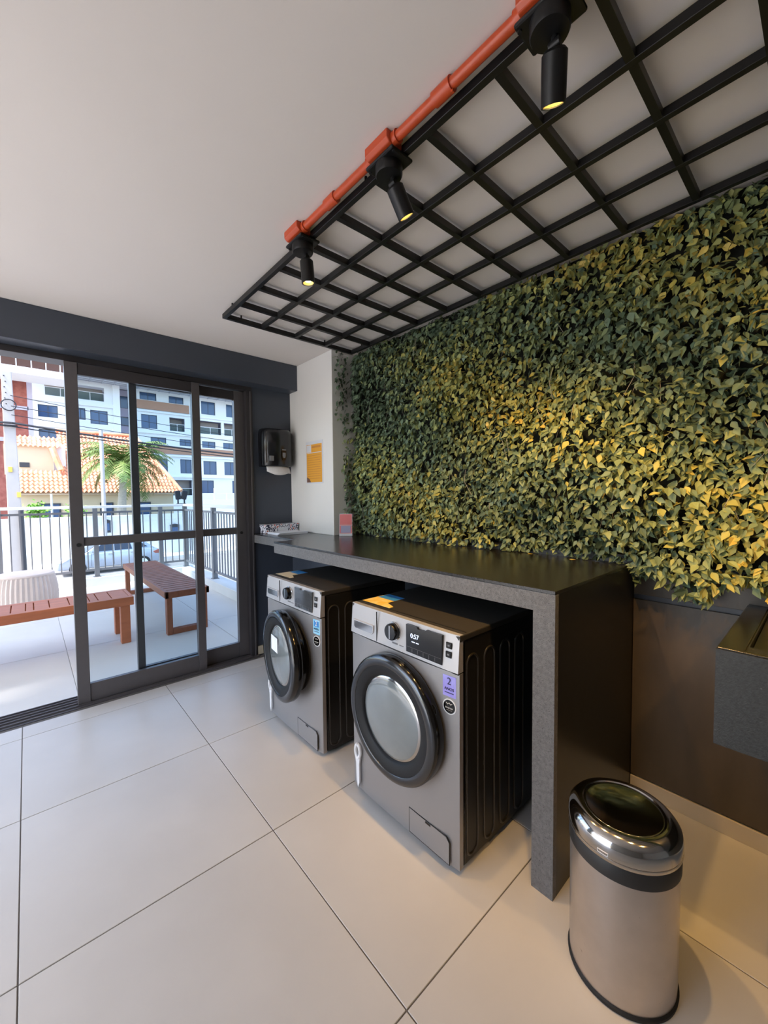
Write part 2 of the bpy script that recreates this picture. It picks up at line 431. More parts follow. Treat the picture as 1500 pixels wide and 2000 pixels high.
# ------------------------------------------------------------------ washing machines
def machine(y0, label, ajar, display):
    xf = 1.066; w = .600; d = .60
    t = thing('washing_machine', (xf, y0, 0), label, 'washing machine', 'front-loading washing machines under the counter')
    y1 = y0+w
    # cabinet
    B().box(xf+.034, xf+d, y0+.004, y1-.004, .02, .826).build('cabinet', 'machine_body', t, bevel=.006)
    B().box(xf+.0085, xf+d, y0, y1, .827, .8495).build('top_panel', 'machine_top', t, bevel=.004)
    B().box(xf+.052, xf+.056, y0+.01, y1-.01, .850, .8508).build('top_groove', 'machine_body', t)
    B().box(xf+.028, xf+.034, y0+.002, y1-.002, .03, .826).build('edge_strip', 'gloss_black', t)
    for i, (px, py) in enumerate(((.07, .05), (.07, w-.05), (d-.06, .05), (d-.06, w-.05))):
        B().lathe([(.018, 0), (.022, .004), (.022, .010), (.012, .012), (.012, .024)], (xf+px, y0+py, 0), n=16).build('foot', 'rubber', t)
    # bowed front panel (plan curve)
    def bowed(za, zb, name, m, out=.012, th=.03, topin=0.0, pw=4):
        n = 14; b = B(); vs = []; fs = []
        for i in range(n+1):
            u = i/n; yy = y0+.002+(w-.004)*u
            e = out*(1-abs(2*u-1)**pw)
            for zz, inn in ((za, 0), (zb, topin)):
                vs.append((xf+out-e+inn-.004, yy, zz)); vs.append((xf+th, yy, zz))
        for i in range(n):
            o = i*4; q = o+4
            fs += [(o, q, q+2, o+2), (o+1, o+3, q+3, q+1), (o, o+1, q+1, q), (o+2, q+2, q+3, o+3)]
        fs += [(0, 2, 3, 1), (n*4, n*4+1, n*4+3, n*4+2)]
        b.add(vs, fs)
        return b.build(name, m, t, smooth=True)
    bowed(.022, .716, 'front_panel', 'machine_front')
    fascia = bowed(.721, .8497, 'fascia', 'machine_fascia', topin=.010, out=.004, pw=10)
    B().box(xf+.004, xf+.03, y0+.004, y1-.004, .714, .723).build('seam', 'gloss_black', t)
    fx = xf-.0045       # front plane
    def fz(z): return xf-.004+.010*(z-.721)/.127
    def surf(y): return xf+.008-.012*(1-abs(2*(y-y0-.002)/(w-.004)-1)**4)
    # detergent drawer
    dr = B()
    za, zb, ya, yb2 = .742, .783, y1-.160, y1-.025
    dr.prism([(ya, za+.012), (ya+.012, za), (yb2-.012, za), (yb2, za+.012), (yb2, zb), (ya, zb)], fx-.0006, fx+.006, 'x')
    dw = dr.build('drawer_handle', 'machine_fascia', t)
    B().prism([(ya+.006, za+.012), (ya+.014, za+.005), (yb2-.014, za+.005), (yb2-.006, za+.012), (yb2-.006, zb-.005), (ya+.006, zb-.005)], fx-.0010, fx-.0004, 'x').build('grip_recess', 'chrome', dw)
    B().box(fx-.0006, fx+.004, ya-.022, ya-.0205, .724, .846).build('drawer_joint', 'dark_ring', dw)
    # knob
    kc = (fz(.790)+.002, y0+.318, .790)
    kn = B().lathe([(.037, -.002), (.037, .004), (.035, .006)], kc, (-1, 0, 0), n=40).build('knob_ring', 'chrome', t, smooth=True)
    B().lathe([(.033, 0), (.033, .022), (.030, .027), (.0, .0275)], kc, (-1, 0, 0), n=40).build('knob', 'gloss_black', kn, smooth=True)
    B().box(kc[0]-.0285, kc[0]-.027, kc[1]-.003, kc[1]+.003, kc[2]-.026, kc[2]+.026).build('knob_pointer', 'chrome', kn)
    B().box(fz(.742)-.0012, fz(.742)+.002, y0+.295, y0+.325, .741, .747).build('dial_print', 'print_grey', kn)
    B().box(fz(.742)-.0012, fz(.742)+.002, y0+.262, y0+.285, .742, .745).build('dial_print', 'print_grey', kn)
    # display
    sy0, sy1, sz0, sz1 = y0+.068, y0+.244, .733, .838
    sc = B().prism([(sy0, sz0), (sy1, sz0), (sy1, sz1), (sy0+.12, sz1), (sy0+.116, sz1-.006), (sy0+.078, sz1-.006), (sy0+.074, sz1), (sy0, sz1)], fx-.0015, fx+.012, 'x').build('display', 'screen' if display else 'screen_reflecting', t)
    for i in range(7):
        yy = sy0+.004+(sy1-sy0-.008)*i/6
        if 0 < i < 6: B().box(fx-.0019, fx-.0014, yy-.0006, yy+.0006, sz0+.004, sz0+.018).build('key_divider', 'print_grey', sc)
    B().box(fx-.0019, fx-.0014, sy0+.004, sy1-.004, sz0+.021, sz0+.0215).build('key_line', 'print_grey', sc)
    if display:
        text('0:57', .025, 'readout', 'lcd', sc, (fx-.0016, sy1-.045, sz0+.066), (0, -1, 0), (0, 0, 1))
        B().box(fx-.0019, fx-.0014, sy1-.047, sy1-.030, sz0+.043, sz0+.046).build('readout_bar', 'lcd', sc)
        B().box(fx-.0019, fx-.0014, sy1-.066, sy1-.052, sz0+.043, sz0+.046).build('readout_bar', 'lcd', sc)
    for zc in (.808, .777):
        kb = B().box(fz(zc)-.0025, fz(zc)+.004, y0+.030, y0+.055, zc-.011, zc+.011).build('button', 'gloss_black', t, bevel=.002)
        B().box(fz(zc)-.0028, fz(zc)-.0024, y0+.038, y0+.047, zc-.003, zc+.003).build('button_print', 'print_grey', kb)
    # stickers follow the bowed panel
    def patch(ya, yb, za, zb, off, name, m, parent, n=4):
        vs = []; fs = []
        for k in range(n+1):
            yy = ya+(yb-ya)*k/n; x_ = surf(yy)-off
            vs += [(x_, yy, za), (x_, yy, zb), (x_+off+.002, yy, za), (x_+off+.002, yy, zb)]
        for k in range(n):
            o = 4*k; fs += [(o, o+4, o+5, o+1), (o+2, o+3, o+7, o+6), (o, o+2, o+6, o+4), (o+1, o+5, o+7, o+3)]
        fs += [(0, 1, 3, 2), (4*n, 4*n+2, 4*n+3, 4*n+1)]
        return B().add(vs, fs).build(name, m, parent)
    yc_ = y0+.0415
    rt = Vector((surf(yc_-.02)-surf(yc_+.02), -.04, 0)).normalized(); nr = rt.cross(Vector((0, 0, 1)))
    if nr.x > 0: nr = -nr
    sx = surf(yc_)
    st = patch(y0+.015, y0+.068, .628, .702, .0008, 'sticker', 'sticker_violet' if display else 'sticker_cyan', t)
    patch(y0+.022, y0+.061, .666, .695, .0012, 'sticker_field', 'sticker_violet' if display else 'label_blue', st)
    text('2', .036, 'sticker_number', 'print_dark' if display else 'print_white', st, (sx-.0022, yc_, .682), rt, (0, 0, 1))
    text('ANOS', .0145, 'sticker_word', 'print_dark', st, (sx-.0020, yc_, .655), rt, (0, 0, 1))
    patch(y0+.024, y0+.060, .640, .643, .0014, 'sticker_line', 'print_dark', st)
    rs = B().lathe([(.0275, -.002), (.0275, .001)], (sx, yc_, .593), nr, n=32).build('round_sticker', 'print_white', t)
    B().lathe([(.0235, 0), (.0235, .0016)], (sx, yc_, .593), nr, n=32).build('round_field', 'gloss_black', rs)
    pc_ = Vector((sx, yc_, .589))+nr*.0018
    text('inverter', .0095, 'round_word', 'print_white', rs, pc_, rt, (0, 0, 1))
    B().path([pc_+rt*(-.011)+Vector((0, 0, -.0085)), pc_+rt*.011+Vector((0, 0, -.0085))], .0010, n=6).build('round_line', 'print_grey', rs)
    B().path([pc_+rt*a+Vector((0, 0, c)) for a, c in ((-.012, .017), (-.006, .012), (0, .018), (.006, .012), (.012, .017))], .0009, n=6).build('round_emblem', 'print_white', rs)
    # filter flap
    fl = B()
    fa, fb, fc, fd = y0+.037, y0+.235, .026, .122
    pts = [(fa, fc), (fb, fc), (fb, fd), (fa+.015, fd), (fa, fd-.015)]
    for i in range(len(pts)):
        a, c = pts[i], pts[(i+1) % len(pts)]
        fl.tube((fx+.0005, *a), (fx+.0005, *c), .0013, n=6)
    fo = fl.build('filter_flap_joint', 'gloss_black', t)
    B().prism([(fa+.002, fc+.002), (fb-.002, fc+.002), (fb-.002, fd-.002), (fa+.016, fd-.002), (fa+.002, fd-.016)], fx-.0008, fx+.003, 'x').build('filter_flap', 'machine_front', t)
    B().box(fx-.002, fx+.001, y0+.125, y0+.150, fd-.010, fd-.003).build('flap_latch', 'gloss_black', fo)
    # side ribs: raised stadiums on the near side, their lit edge put into a lighter colour
    for xe in (.115, .220, .325, .430):
        pts = []
        for k in range(13):
            a = PI*k/12; pts.append((xf+xe-.033+.033*math.cos(a), .735+.033*math.sin(a)))
        for k in range(13):
            a = PI+PI*k/12; pts.append((xf+xe-.033+.033*math.cos(a), .075+.033*math.sin(a)))
        loop = [(px, y0+.0035, pz) for px, pz in pts]
        B().path(loop+[loop[0]], .0042, n=8).build('side_rib', 'side_rib', t, smooth=True)
    B().box(xf+.036, xf+.0385, y0+.0015, y0+.0042, .03, .822).build('side_edge', 'bezel', t)
    # porthole door: hinged on its left
    cy, cz = y0+.297, .462
    hinge = Vector((xf-.004, cy+.222, cz))
    dl = thing('porthole_door', (0, 0, 0)); dl.parent = t; dl.location = hinge - t.location
    if ajar: dl.rotation_euler = (0, 0, ajar)
    c = (xf-.002, cy, cz); ax = (-1, 0, 0)
    B().lathe([(.222, 0), (.240, .004), (.244, .014), (.243, .044), (.238, .052), (.226, .055), (.206, .055), (.206, .0)], c, ax, n=72, closed=True).build('door_rim', 'gloss_black', dl, smooth=True, flat_angle=60)
    B().lathe([(.238, .0515), (.232, .0565), (.222, .0580), (.206, .0575), (.2045, .0560), (.2045, .050)], c, ax, n=72, closed=True).build('bezel_ring', 'bezel', dl, smooth=True, flat_angle=60)
    B().lathe([(.2042, .010), (.2042, .0552), (.196, .0548), (.170, .048), (.160, .040), (.158, .010)], c, ax, n=72, closed=True).build('inner_ring', 'dark_ring', dl, smooth=True, flat_angle=60)
    B().lathe([(.165, .006), (.164, .036), (.158, .041), (.150, .0425)], c, ax, n=72, closed=True).build('glass_edge', 'chrome', dl, smooth=True)
    prof = [(.157*math.cos(a), .036+.020*math.sin(a)) for a in [PI/2*k/9 for k in range(9)]] + [(.002, .056)]
    B().lathe([(.157, .010)]+prof, c, ax, n=72).build('door_glass', 'door_bowl', dl, smooth=True)
    if ajar:
        B().lathe([(.205, -.028), (.205, .002), (.170, .002), (.170, -.03)], c, ax, n=64, closed=True).build('door_back', 'gloss_black', dl, smooth=True)
        B().box(xf-.061, xf-.0585, cy-.02, cy+.075, cz+.02, cz+.10).build('door_label', 'paper', dl)
    # gasket on the cabinet
    B().lathe([(.205, -.002), (.205, .006), (.165, .006), (.165, -.002)], (xf-.004, cy, cz), ax, n=64, closed=True).build('gasket', 'rubber', t, smooth=True)
    # hanging transport spanner in its bag
    sp = B(); sy = y1-.052
    loop = []
    for k in range(15):
        a = 2*PI*k/14; loop.append((xf-.010, sy+.016*math.sin(a), .195+.030*math.cos(a)))
    sp.path(loop, .0075, n=8)
    sp.prism([(sy-.017, .170), (sy+.017, .170), (sy+.010, .140), (sy+.008, .06), (sy-.002, .032), (sy-.012, .06), (sy-.011, .14)], xf-.013, xf-.005, 'x')
    tag(sp.build('transport_spanner', 'white_plastic', t, smooth=True), 'white plastic spanner hanging on the front')
    # energy label on the top
    la = B().prism([(xf+.060, y1-.010), (xf+.060, y1-.19), (xf+.085, y1-.19), (xf+.110, y1-.125), (xf+.215, y1-.125), (xf+.215, y1-.010)], .8505, .8512).build('energy_label', 'label_yellow' if display else 'label_cream', t)
    B().box(xf+.150, xf+.218, y1-.125, y1-.015, .8511, .8516).build('label_corner', 'label_blue', la)
    return t
machine(.8255, 'running washing machine with lit display, nearest the waterfall end of the counter', 0.0, True)
machine(1.678, 'grey washing machine with dark display and door ajar, next to the glass door', -0.13, False)

# drain hose end behind the machines
tag(B().path([(1.72, 1.50, .05), (1.76, 1.52, .4), (1.78, 1.53, .70), (1.74, 1.53, .86), (1.86, 1.53, .90), (1.97, 1.53, .84)], .014, n=10).build('drain_hose', 'gloss_black', org=(1.72, 1.50, .05), smooth=True), 'black drain hose between the two washing machines', 'hose')

# ------------------------------------------------------------------ waste bin
bc = Vector((1.2060, .3660, 0))
wb = thing('waste_bin', bc, 'round stainless steel waste bin with swing lid in front of the laundry tank', 'bin')
def lz(prof, name, m, parent=wb, n=72, closed=False, **k): return B().lathe(prof, bc, n=n, closed=closed).build(name, m, parent, smooth=True, **k)
lz([(.128, 0), (.134, .002), (.135, .010), (.131, .014)], 'base_ring', 'rubber')
lz([(.1300, .012), (.1312, .05), (.1322, .35), (.1300, .352)], 'body', 'steel')
lz([(.1322, .346), (.1350, .348), (.1352, .388), (.1330, .392)], 'band', 'bin_band')
lid = lz([(.1352, .390), (.1372, .393), (.1375, .424), (.1345, .438), (.124, .451), (.108, .458), (.101, .4585), (.0985, .456), (.0975, .44), (.120, .42), (.130, .40)], 'lid', 'chrome', closed=True)
B().lathe([(.1378, .398), (.1382, .400), (.1378, .402)], bc, n=72, closed=True).build('lid_seam', 'chrome', lid, smooth=True)
fl = B().lathe([(.0978, .438), (.0978, .4545), (.0955, .456), (.091, .4545), (.07, .449), (.04, .4455), (.002, .4445)], bc, n=72).build('swing_flap', 'chrome', wb, smooth=True, flat_angle=60)
dv = Vector((-bc.x, -bc.y, 0)).normalized(); sd = Vector((-dv.y, dv.x, 0))
hp = bc+dv*.1368-sd*.045
ang = math.atan2((hp-bc).y, (hp-bc).x)
tb = B()
pts = []
for k in range(7):
    a = ang-.09+.18*k/6
    pts.append((bc.x+.1378*math.cos(a), bc.y+.1378*math.sin(a)))
loop = [(p[0], p[1], .405) for p in pts]+[(p[0], p[1], .413) for p in pts[::-1]]
tb.path(loop+[loop[0]], .0011, n=6); tb.build('thumb_tab', 'white_plastic', lid)

# ------------------------------------------------------------------ wall and counter accessories
# paper towel dispenser
dp = thing('paper_towel_dispenser', (1.59, YD, 1.57), 'black paper towel dispenser with a sheet hanging out, on the dark wall', 'dispenser')
plan = [(1.448, YD), (1.446, YD-.055), (1.460, YD-.095), (1.490, YD-.122), (1.540, YD-.138), (1.600, YD-.142), (1.650, YD-.136), (1.690, YD-.115), (1.712, YD-.08), (1.716, YD)]
n = len(plan); b = B(); vs = []; fs = []
lv = [(1.572, .94), (1.580, 1.0), (1.78, 1.0), (1.84, .985), (1.868, .93), (1.882, .80)]
cx, cy = 1.585, YD
for z, s_ in lv:
    for x, y in plan: vs.append((cx+(x-cx)*(s_*.5+.5), cy+(y-cy)*s_, z))
for j in range(len(lv)-1):
    for i in range(n-1): fs.append((j*n+i, j*n+i+1, (j+1)*n+i+1, (j+1)*n+i))
    fs.append((j*n+n-1, j*n, (j+1)*n, (j+1)*n+n-1))
fs += [tuple(range(n-1, -1, -1)), tuple(range((len(lv)-1)*n, len(lv)*n))]
b.add(vs, fs).build('cover', 'dispenser', dp, smooth=True, flat_angle=50)
b = B(); b.path([(1.468, YD-.108, 1.60), (1.466, YD-.107, 1.70), (1.466, YD-.107, 1.80), (1.474, YD-.104, 1.855)], .004, n=8); b.build('edge_bead', 'chrome', dp, smooth=True)
B().box(1.487, 1.517, YD-.139, YD-.120, 1.615, 1.655).build('badge', 'grey_print', dp)
w = B().prism([(1.585, 1.70), (1.582, 1.655), (1.592, 1.625), (1.618, 1.625), (1.628, 1.655), (1.625, 1.70)], YD-.1475, YD-.138, 'y').build('level_window', 'gloss_black', dp)
B().prism([(1.592, 1.685), (1.591, 1.660), (1.597, 1.642), (1.613, 1.642), (1.619, 1.660), (1.618, 1.685)], YD-.1485, YD-.147, 'y').build('paper_level', 'grey_print', w)
B().box(1.588, 1.622, YD-.1485, YD-.147, 1.705, 1.713).build('badge_line', 'grey_print', w)
b = B(); vs = []; fs = []; nn = 12
for i in range(nn+1):
    u = i/nn; x = 1.478+.205*u; y = YD-.075-.045*math.sin(PI*u)
    dz = .062+.016*math.sin(PI*min(1, u*1.2))-.014*max(0, .25-u)*4
    for k in range(4):
        q = k/3; vs.append((x+.012*q*(u-.3), y-.02*math.sin(q*1.4), 1.578-dz*q))
for i in range(nn):
    for k in range(3): fs.append((i*4+k, (i+1)*4+k, (i+1)*4+k+1, i*4+k+1))
o = b.add(vs, fs).build('towel_sheet', 'paper_towel', dp, smooth=True)
so = o.modifiers.new('thick', 'SOLIDIFY'); so.thickness = .0012

# notice on the white column
no = thing('notice_sheet', (XCOL, 2.80, 1.43), 'orange printed notice in a clear sleeve on the white column', 'poster')
B().box(XCOL-.002, XCOL, 2.672, 2.922, 1.424, 1.768).build('sleeve', 'clear_plastic', no)
sh = B().box(XCOL-.0028, XCOL-.002, 2.684, 2.912, 1.436, 1.742).build('print_field', 'poster_orange', no)
B().box(XCOL-.0034, XCOL-.0027, 2.84, 2.908, 1.680, 1.738).build('print_picture', 'clear_plastic', sh)
B().box(XCOL-.0034, XCOL-.0027, 2.700, 2.83, 1.712, 1.728).build('print_heading', 'poster_line', sh)
B().box(XCOL-.0034, XCOL-.0027, 2.690, 2.905, 1.672, 1.677).build('print_rule', 'clear_plastic', sh)
for k in range(11):
    B().box(XCOL-.0034, XCOL-.0027, 2.700+.004*(k % 3), 2.900, 1.650-.0185*k, 1.654-.0185*k).build('print_line', 'poster_line', sh)
B().prism([(2.912, 1.436), (2.85, 1.436), (2.87, 1.462), (2.895, 1.476), (2.912, 1.476)], XCOL-.0034, XCOL-.0027, 'x').build('print_photo', 'poster_brown', sh)

# printed box and papers in the counter corner
bx = thing('keepsake_box', (1.57, 3.11, ZC), 'white box printed with stars and hearts in the counter corner', 'box')
bb = B().box(1.440, 1.735, 3.055, 3.165, ZC+.001, ZC+.062).build('body', 'star_print', bx, bevel=.003)
B().box(1.436, 1.739, 3.051, 3.169, ZC+.050, ZC+.072).build('lid', 'star_print', bx, bevel=.003)
B().box(1.545, 1.635, 3.052, 3.056, ZC+.010, ZC+.046).build('name_plate', 'paper', bb)
pp = thing('paper_stack', (1.58, 2.95, ZC), 'stack of white papers lying in front of the printed box', 'papers')
for k in range(5):
    a = .03*(k-2); o = B().box(1.44, 1.70, 2.84, 3.03, ZC+.001+.0035*k, ZC+.004+.0035*k).build('sheet', 'paper', pp); o.rotation_euler = (0, 0, a)
# table card
cd = thing('table_card', (1.80, 2.43, ZC), 'pink card in a clear stand on the counter by the plants', 'card')
u = Vector((.73, -.68, 0)).normalized(); nrm = Vector((-.68, -.73, 0)).normalized(); base = Vector((1.752, 2.475, ZC+.002))
def slab(a0, a1, h0, h1, off, th, name, m, parent):
    lean = .16
    def P(a, h, o): return base+u*a+Vector((0, 0, h))-nrm*(h*lean)+nrm*o
    vs = [P(a0, h0, off), P(a1, h0, off), P(a1, h1, off), P(a0, h1, off), P(a0, h0, off+th), P(a1, h0, off+th), P(a1, h1, off+th), P(a0, h1, off+th)]
    return B().add(vs, [(0,3,2,1),(4,5,6,7),(0,1,5,4),(1,2,6,5),(2,3,7,6),(3,0,4,7)]).build(name, m, parent)
slab(0, .098, 0, .165, 0, .003, 'stand', 'clear_plastic', cd)
pc = slab(.003, .095, .008, .162, .003, .001, 'card', 'card_pink', cd)
slab(.012, .086, .022, .075, .004, .0006, 'card_picture', 'card_lilac', pc)
slab(.003, .095, .078, .081, .004, .0006, 'card_rule', 'clear_plastic', pc)
slab(.003, .095, .008, .018, .004, .0006, 'card_edge', 'clear_plastic', pc)
fb = B().prism([(base+u*0)[:2], (base+u*.098)[:2], (base+u*.098-nrm*.07)[:2], (base-nrm*.07)[:2]], ZC+.0003, ZC+.0025).build('stand_foot', 'clear_plastic', cd)

# ------------------------------------------------------------------ ceiling grid
GX, GW, GL, GY, G1 = .9116, .2343, .2314, 2.4206, 2.2067
ZG0, ZG1 = HC-.045, HC-.019
gr = thing('ceiling_grid', (1.38, .8, ZG0), 'black metal trellis grid hung under the ceiling beside the plant wall', 'grid')
YEND = G1-14*GL
hw = .0105
for i in range(5):
    x = GX+GW*i
    B().box(x-hw, x+hw, YEND-hw, GY+hw, ZG0, ZG1).build('long_bar', 'black_metal', gr, bevel=.001, seg=1)
for y in [GY]+[G1-GL*k for k in range(15)]:
    for i in range(4):
        B().box(GX+GW*i+hw, GX+GW*(i+1)-hw, y-hw, y+hw, ZG0, ZG1).build('cross_bar', 'black_metal', gr)
for x, y in ((GX, 2.3), (GX, 1.1), (GX, -.1), (GX+GW*4, 2.3), (GX+GW*4, 1.1), (GX+GW*4, -.1), (GX+.1, GY), (GX+.7, GY)):
    B().tube((x, y, ZG1-.002), (x, y, HC+.001), .005, n=10).build('standoff', 'black_metal', gr)

# ------------------------------------------------------------------ orange conduit and spots
XP, ZP, RP = .872, HC-.0175, .0145
cn = thing('conduit', (XP, .5, HC), 'orange metal conduit running along the edge of the ceiling grid', 'pipe')
lamps_y = [1.497, .965, .441, -.085, -.61]
ys = sorted([1.55]+[y for y in lamps_y]+[-1.2], reverse=True)
for a, c in zip(lamps_y[:-1]+[lamps_y[-1]], lamps_y[1:]+[-1.2]):
    B().tube((XP, a-.03, ZP), (XP, c+.03, ZP), RP, n=20).build('pipe', 'orange', cn, smooth=True)
    mid = (a+c)/2+.02
    cp = B().lathe([(RP-.001, -.030), (.0195, -.030), (.0195, .030), (RP-.001, .030)], (XP, mid, ZP), (0, 1, 0), n=20, closed=True)
    co = cp.build('coupling', 'orange', cn, smooth=True)
    B().box(XP-.004, XP+.004, mid-.034, mid-.028, ZP-.024, ZP-.018).build('clamp_screw', 'orange', co)
for y in lamps_y:
    bo = B().prism([(XP-.034, HC-.001), (XP+.030, HC-.001), (XP+.030, HC-.036), (XP-.022, HC-.036), (XP-.034, HC-.026)], y-.052, y+.052, 'y').build('junction_box', 'orange', cn, bevel=.003)
    for s_ in (-1, 1):
        if y == lamps_y[0] and s_ == 1: continue
        B().lathe([(RP, 0), (.0195, 0), (.0195, .018), (RP, .018)], (XP, y+s_*.050, ZP), (0, s_, 0), n=20, closed=True).build('box_collar', 'orange', bo, smooth=True)

aims = [(.10, .02, -1), (.54, -.06, -.84), (.44, .24, -.86), (-.20, .30, -.95), (.66, .34, -.66)]
slab_lbl = ['black ceiling spot hanging straight down at the far end of the conduit', 'middle black ceiling spot tilted towards the plant wall',
            'largest black ceiling spot, nearest, at the top of the picture', 'first black ceiling spot on the conduit behind the viewer', 'last black ceiling spot on the conduit behind the viewer']
for i, y in enumerate(lamps_y):
    px, pz = .895, HC-.046
    sp = thing('ceiling_spot', (px, y, pz), slab_lbl[i], 'spotlight', 'black spots along the orange conduit')
    pl = B().box(px-.046, px+.046, y-.063, y+.063, pz-.011, pz).build('mounting_plate', 'black_metal', sp, bevel=.006)
    for sy in (-.055, .055): B().lathe([(.0055, 0), (.005, .003), (.0, .003)], (px-.030, y+sy, pz-.011), (0, 0, -1), n=12).build('screw', 'dark_ring', pl)
    B().lathe([(.043, -.009), (.043, -.035), (.040, -.041), (.002, -.042)], (px, y, pz), n=40).build('canopy', 'black_metal', sp, smooth=True)
    j = Vector((px+.012, y-.006, pz-.058))
    B().tube((px+.012, y-.006, pz-.040), j, .008, n=14).build('stem', 'black_metal', sp, smooth=True)
    d = Vector(aims[i]).normalized()
    B().tube(j-Vector((0, .012, 0)), j+Vector((0, .012, 0)), .010, n=16).build('knuckle', 'black_metal', sp, smooth=True)
    t0 = j+d*.008; r = .0275; LN = .092
    can = B().lathe([(.002, 0), (.022, 0), (r, .006), (r, LN), (.0225, LN), (.0225, LN-.014), (.002, LN-.0145)], t0, d, n=40).build('can', 'black_metal', sp, smooth=True)
    B().lathe([(.0224, LN-.0138), (.0224, LN-.002), (.0218, LN-.002), (.012, LN-.013)], t0, d, n=32, closed=True).build('reflector', 'reflector', can, smooth=True)
    B().lathe([(.0125, LN-.0142), (.0125, LN-.010), (.010, LN-.0085), (.001, LN-.008)], t0, d, n=24).build('bulb', 'bulb', can, smooth=True)
    ld = bpy.data.lights.new('spot_light', 'SPOT'); ld.energy = SPOT_W*(.7, 1.35, 1.5, .4, 1.6)[i]; ld.color = (1.0, .57, .17)
    ld.spot_size = math.radians(92); ld.spot_blend = 1.0; ld.shadow_soft_size = .018
    lo = bpy.data.objects.new('spot_light', ld); COL.objects.link(lo); lo.parent = sp
    lo.location = t0+d*(LN+.003)-sp.location
    lo.rotation_euler = d.to_track_quat('-Z', 'Y').to_euler()

# ------------------------------------------------------------------ plant wall
gw = thing('plant_wall', (XW, .9, 1.02), 'dense wall of green and yellowing leaves covering the right wall', 'plant wall')
Y0, Y1 = -1.1, 2.53
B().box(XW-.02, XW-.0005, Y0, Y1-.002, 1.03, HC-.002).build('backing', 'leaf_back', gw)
def leaf_mesh(kind):
    w = (.31, .37, .27)[kind]
    base = np.array([(0, 0, 0), (-w*.75, -.22, .05), (-w, -.42, .06), (-w*.52, -.76, .02), (0, -1.08, -.06), (w*.52, -.76, .02), (w, -.42, .06), (w*.75, -.22, .05), (0, -.30, -.04), (0, -.68, -.04)], float)
    faces = [(0, 1, 8), (1, 2, 8), (2, 9, 8), (2, 3, 9), (3, 4, 9), (4, 5, 9), (5, 6, 9), (6, 8, 9), (6, 7, 8), (7, 0, 8)]
    return base, faces
LM = [leaf_mesh(k) for k in range(3)]
def bump2(y, z):
    return .5+.22*np.sin(5.1*y+1.7*np.sin(3.3*z))+.18*np.sin(6.7*z+2.1*np.sin(4.1*y+1))+.16*np.sin(13*y+9*z+1.3)+.12*np.sin(19*z-11*y)
NL = 25000
ly = rng.uniform(Y0, Y1+.03, NL); lz_ = rng.uniform(1.03, HC-.005, NL)
# ragged lower fringe beyond the counter end
nf = 1150
fy = rng.uniform(Y0, YC-.01, nf); fzv = 1.035-np.abs(rng.normal(0, .045, nf))*(1+.7*np.sin(23*fy))
ly = np.concatenate([ly, fy]); lz_ = np.concatenate([lz_, np.clip(fzv, .935, 1.05)])
# stray tufts beside the column and over the grid
ny = 90
ty = Y1+np.abs(rng.normal(0, .012, ny)); tz = np.concatenate([rng.normal(2.13, .06, 30), rng.normal(1.42, .12, 40), rng.normal(1.2, .08, 20)])
ly = np.concatenate([ly, ty]); lz_ = np.concatenate([lz_, tz])
ntot = len(ly)
keep = ~((lz_ < 1.05) & (ly > YC-.005) & (rng.random(ntot) < .45))
ly, lz_ = ly[keep], lz_[keep]; ntot = len(ly)
bp_ = np.clip(bump2(ly, lz_), 0, 1)
edge = np.clip((Y1-ly)/.10, .25, 1)*np.clip((HC+.02-lz_)/.10, .35, 1)
depth = (.012+.100*bp_*edge)*rng.uniform(.25, 1.05, ntot)+.012
lx = XW-.02-depth
stray = ly >= Y1+.0001
lx = np.where(stray & (lz_ > 1.9), rng.uniform(1.775, 1.90, ntot), np.where(stray, rng.uniform(1.835, 1.93, ntot), lx))
size = rng.uniform(.024, .044, ntot)*(1+.12*np.clip((1.2-ly)/1.2, 0, 1))
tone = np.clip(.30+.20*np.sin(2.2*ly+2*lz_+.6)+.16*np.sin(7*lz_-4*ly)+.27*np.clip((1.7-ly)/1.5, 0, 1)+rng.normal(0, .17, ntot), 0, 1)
yaw_ = rng.normal(0, .80, ntot); pitch_ = rng.normal(.50, .42, ntot); rollz = rng.normal(0, .62, ntot)
kind = rng.integers(0, 3, ntot)
# leaf frame: local x = across (world Y), local -y = towards tip (down), local z = out of the wall (-X)
def rotx(a): c, s = np.cos(a), np.sin(a); o = np.zeros_like(a); e = np.ones_like(a); return np.stack([np.stack([e, o, o], -1), np.stack([o, c, -s], -1), np.stack([o, s, c], -1)], -2)
def roty(a): c, s = np.cos(a), np.sin(a); o = np.zeros_like(a); e = np.ones_like(a); return np.stack([np.stack([c, o, s], -1), np.stack([o, e, o], -1), np.stack([-s, o, c], -1)], -2)
def rotz(a): c, s = np.cos(a), np.sin(a); o = np.zeros_like(a); e = np.ones_like(a); return np.stack([np.stack([c, -s, o], -1), np.stack([s, c, o], -1), np.stack([o, o, e], -1)], -2)
Wm = np.array([[0, 0, -1], [-1, 0, 0], [0, 1, 0]], float)      # columns: local x -> -Y, y -> Z, z -> -X
R = Wm @ rotz(rollz) @ roty(yaw_) @ rotx(-pitch_)
pos = np.stack([lx, ly, lz_], -1)
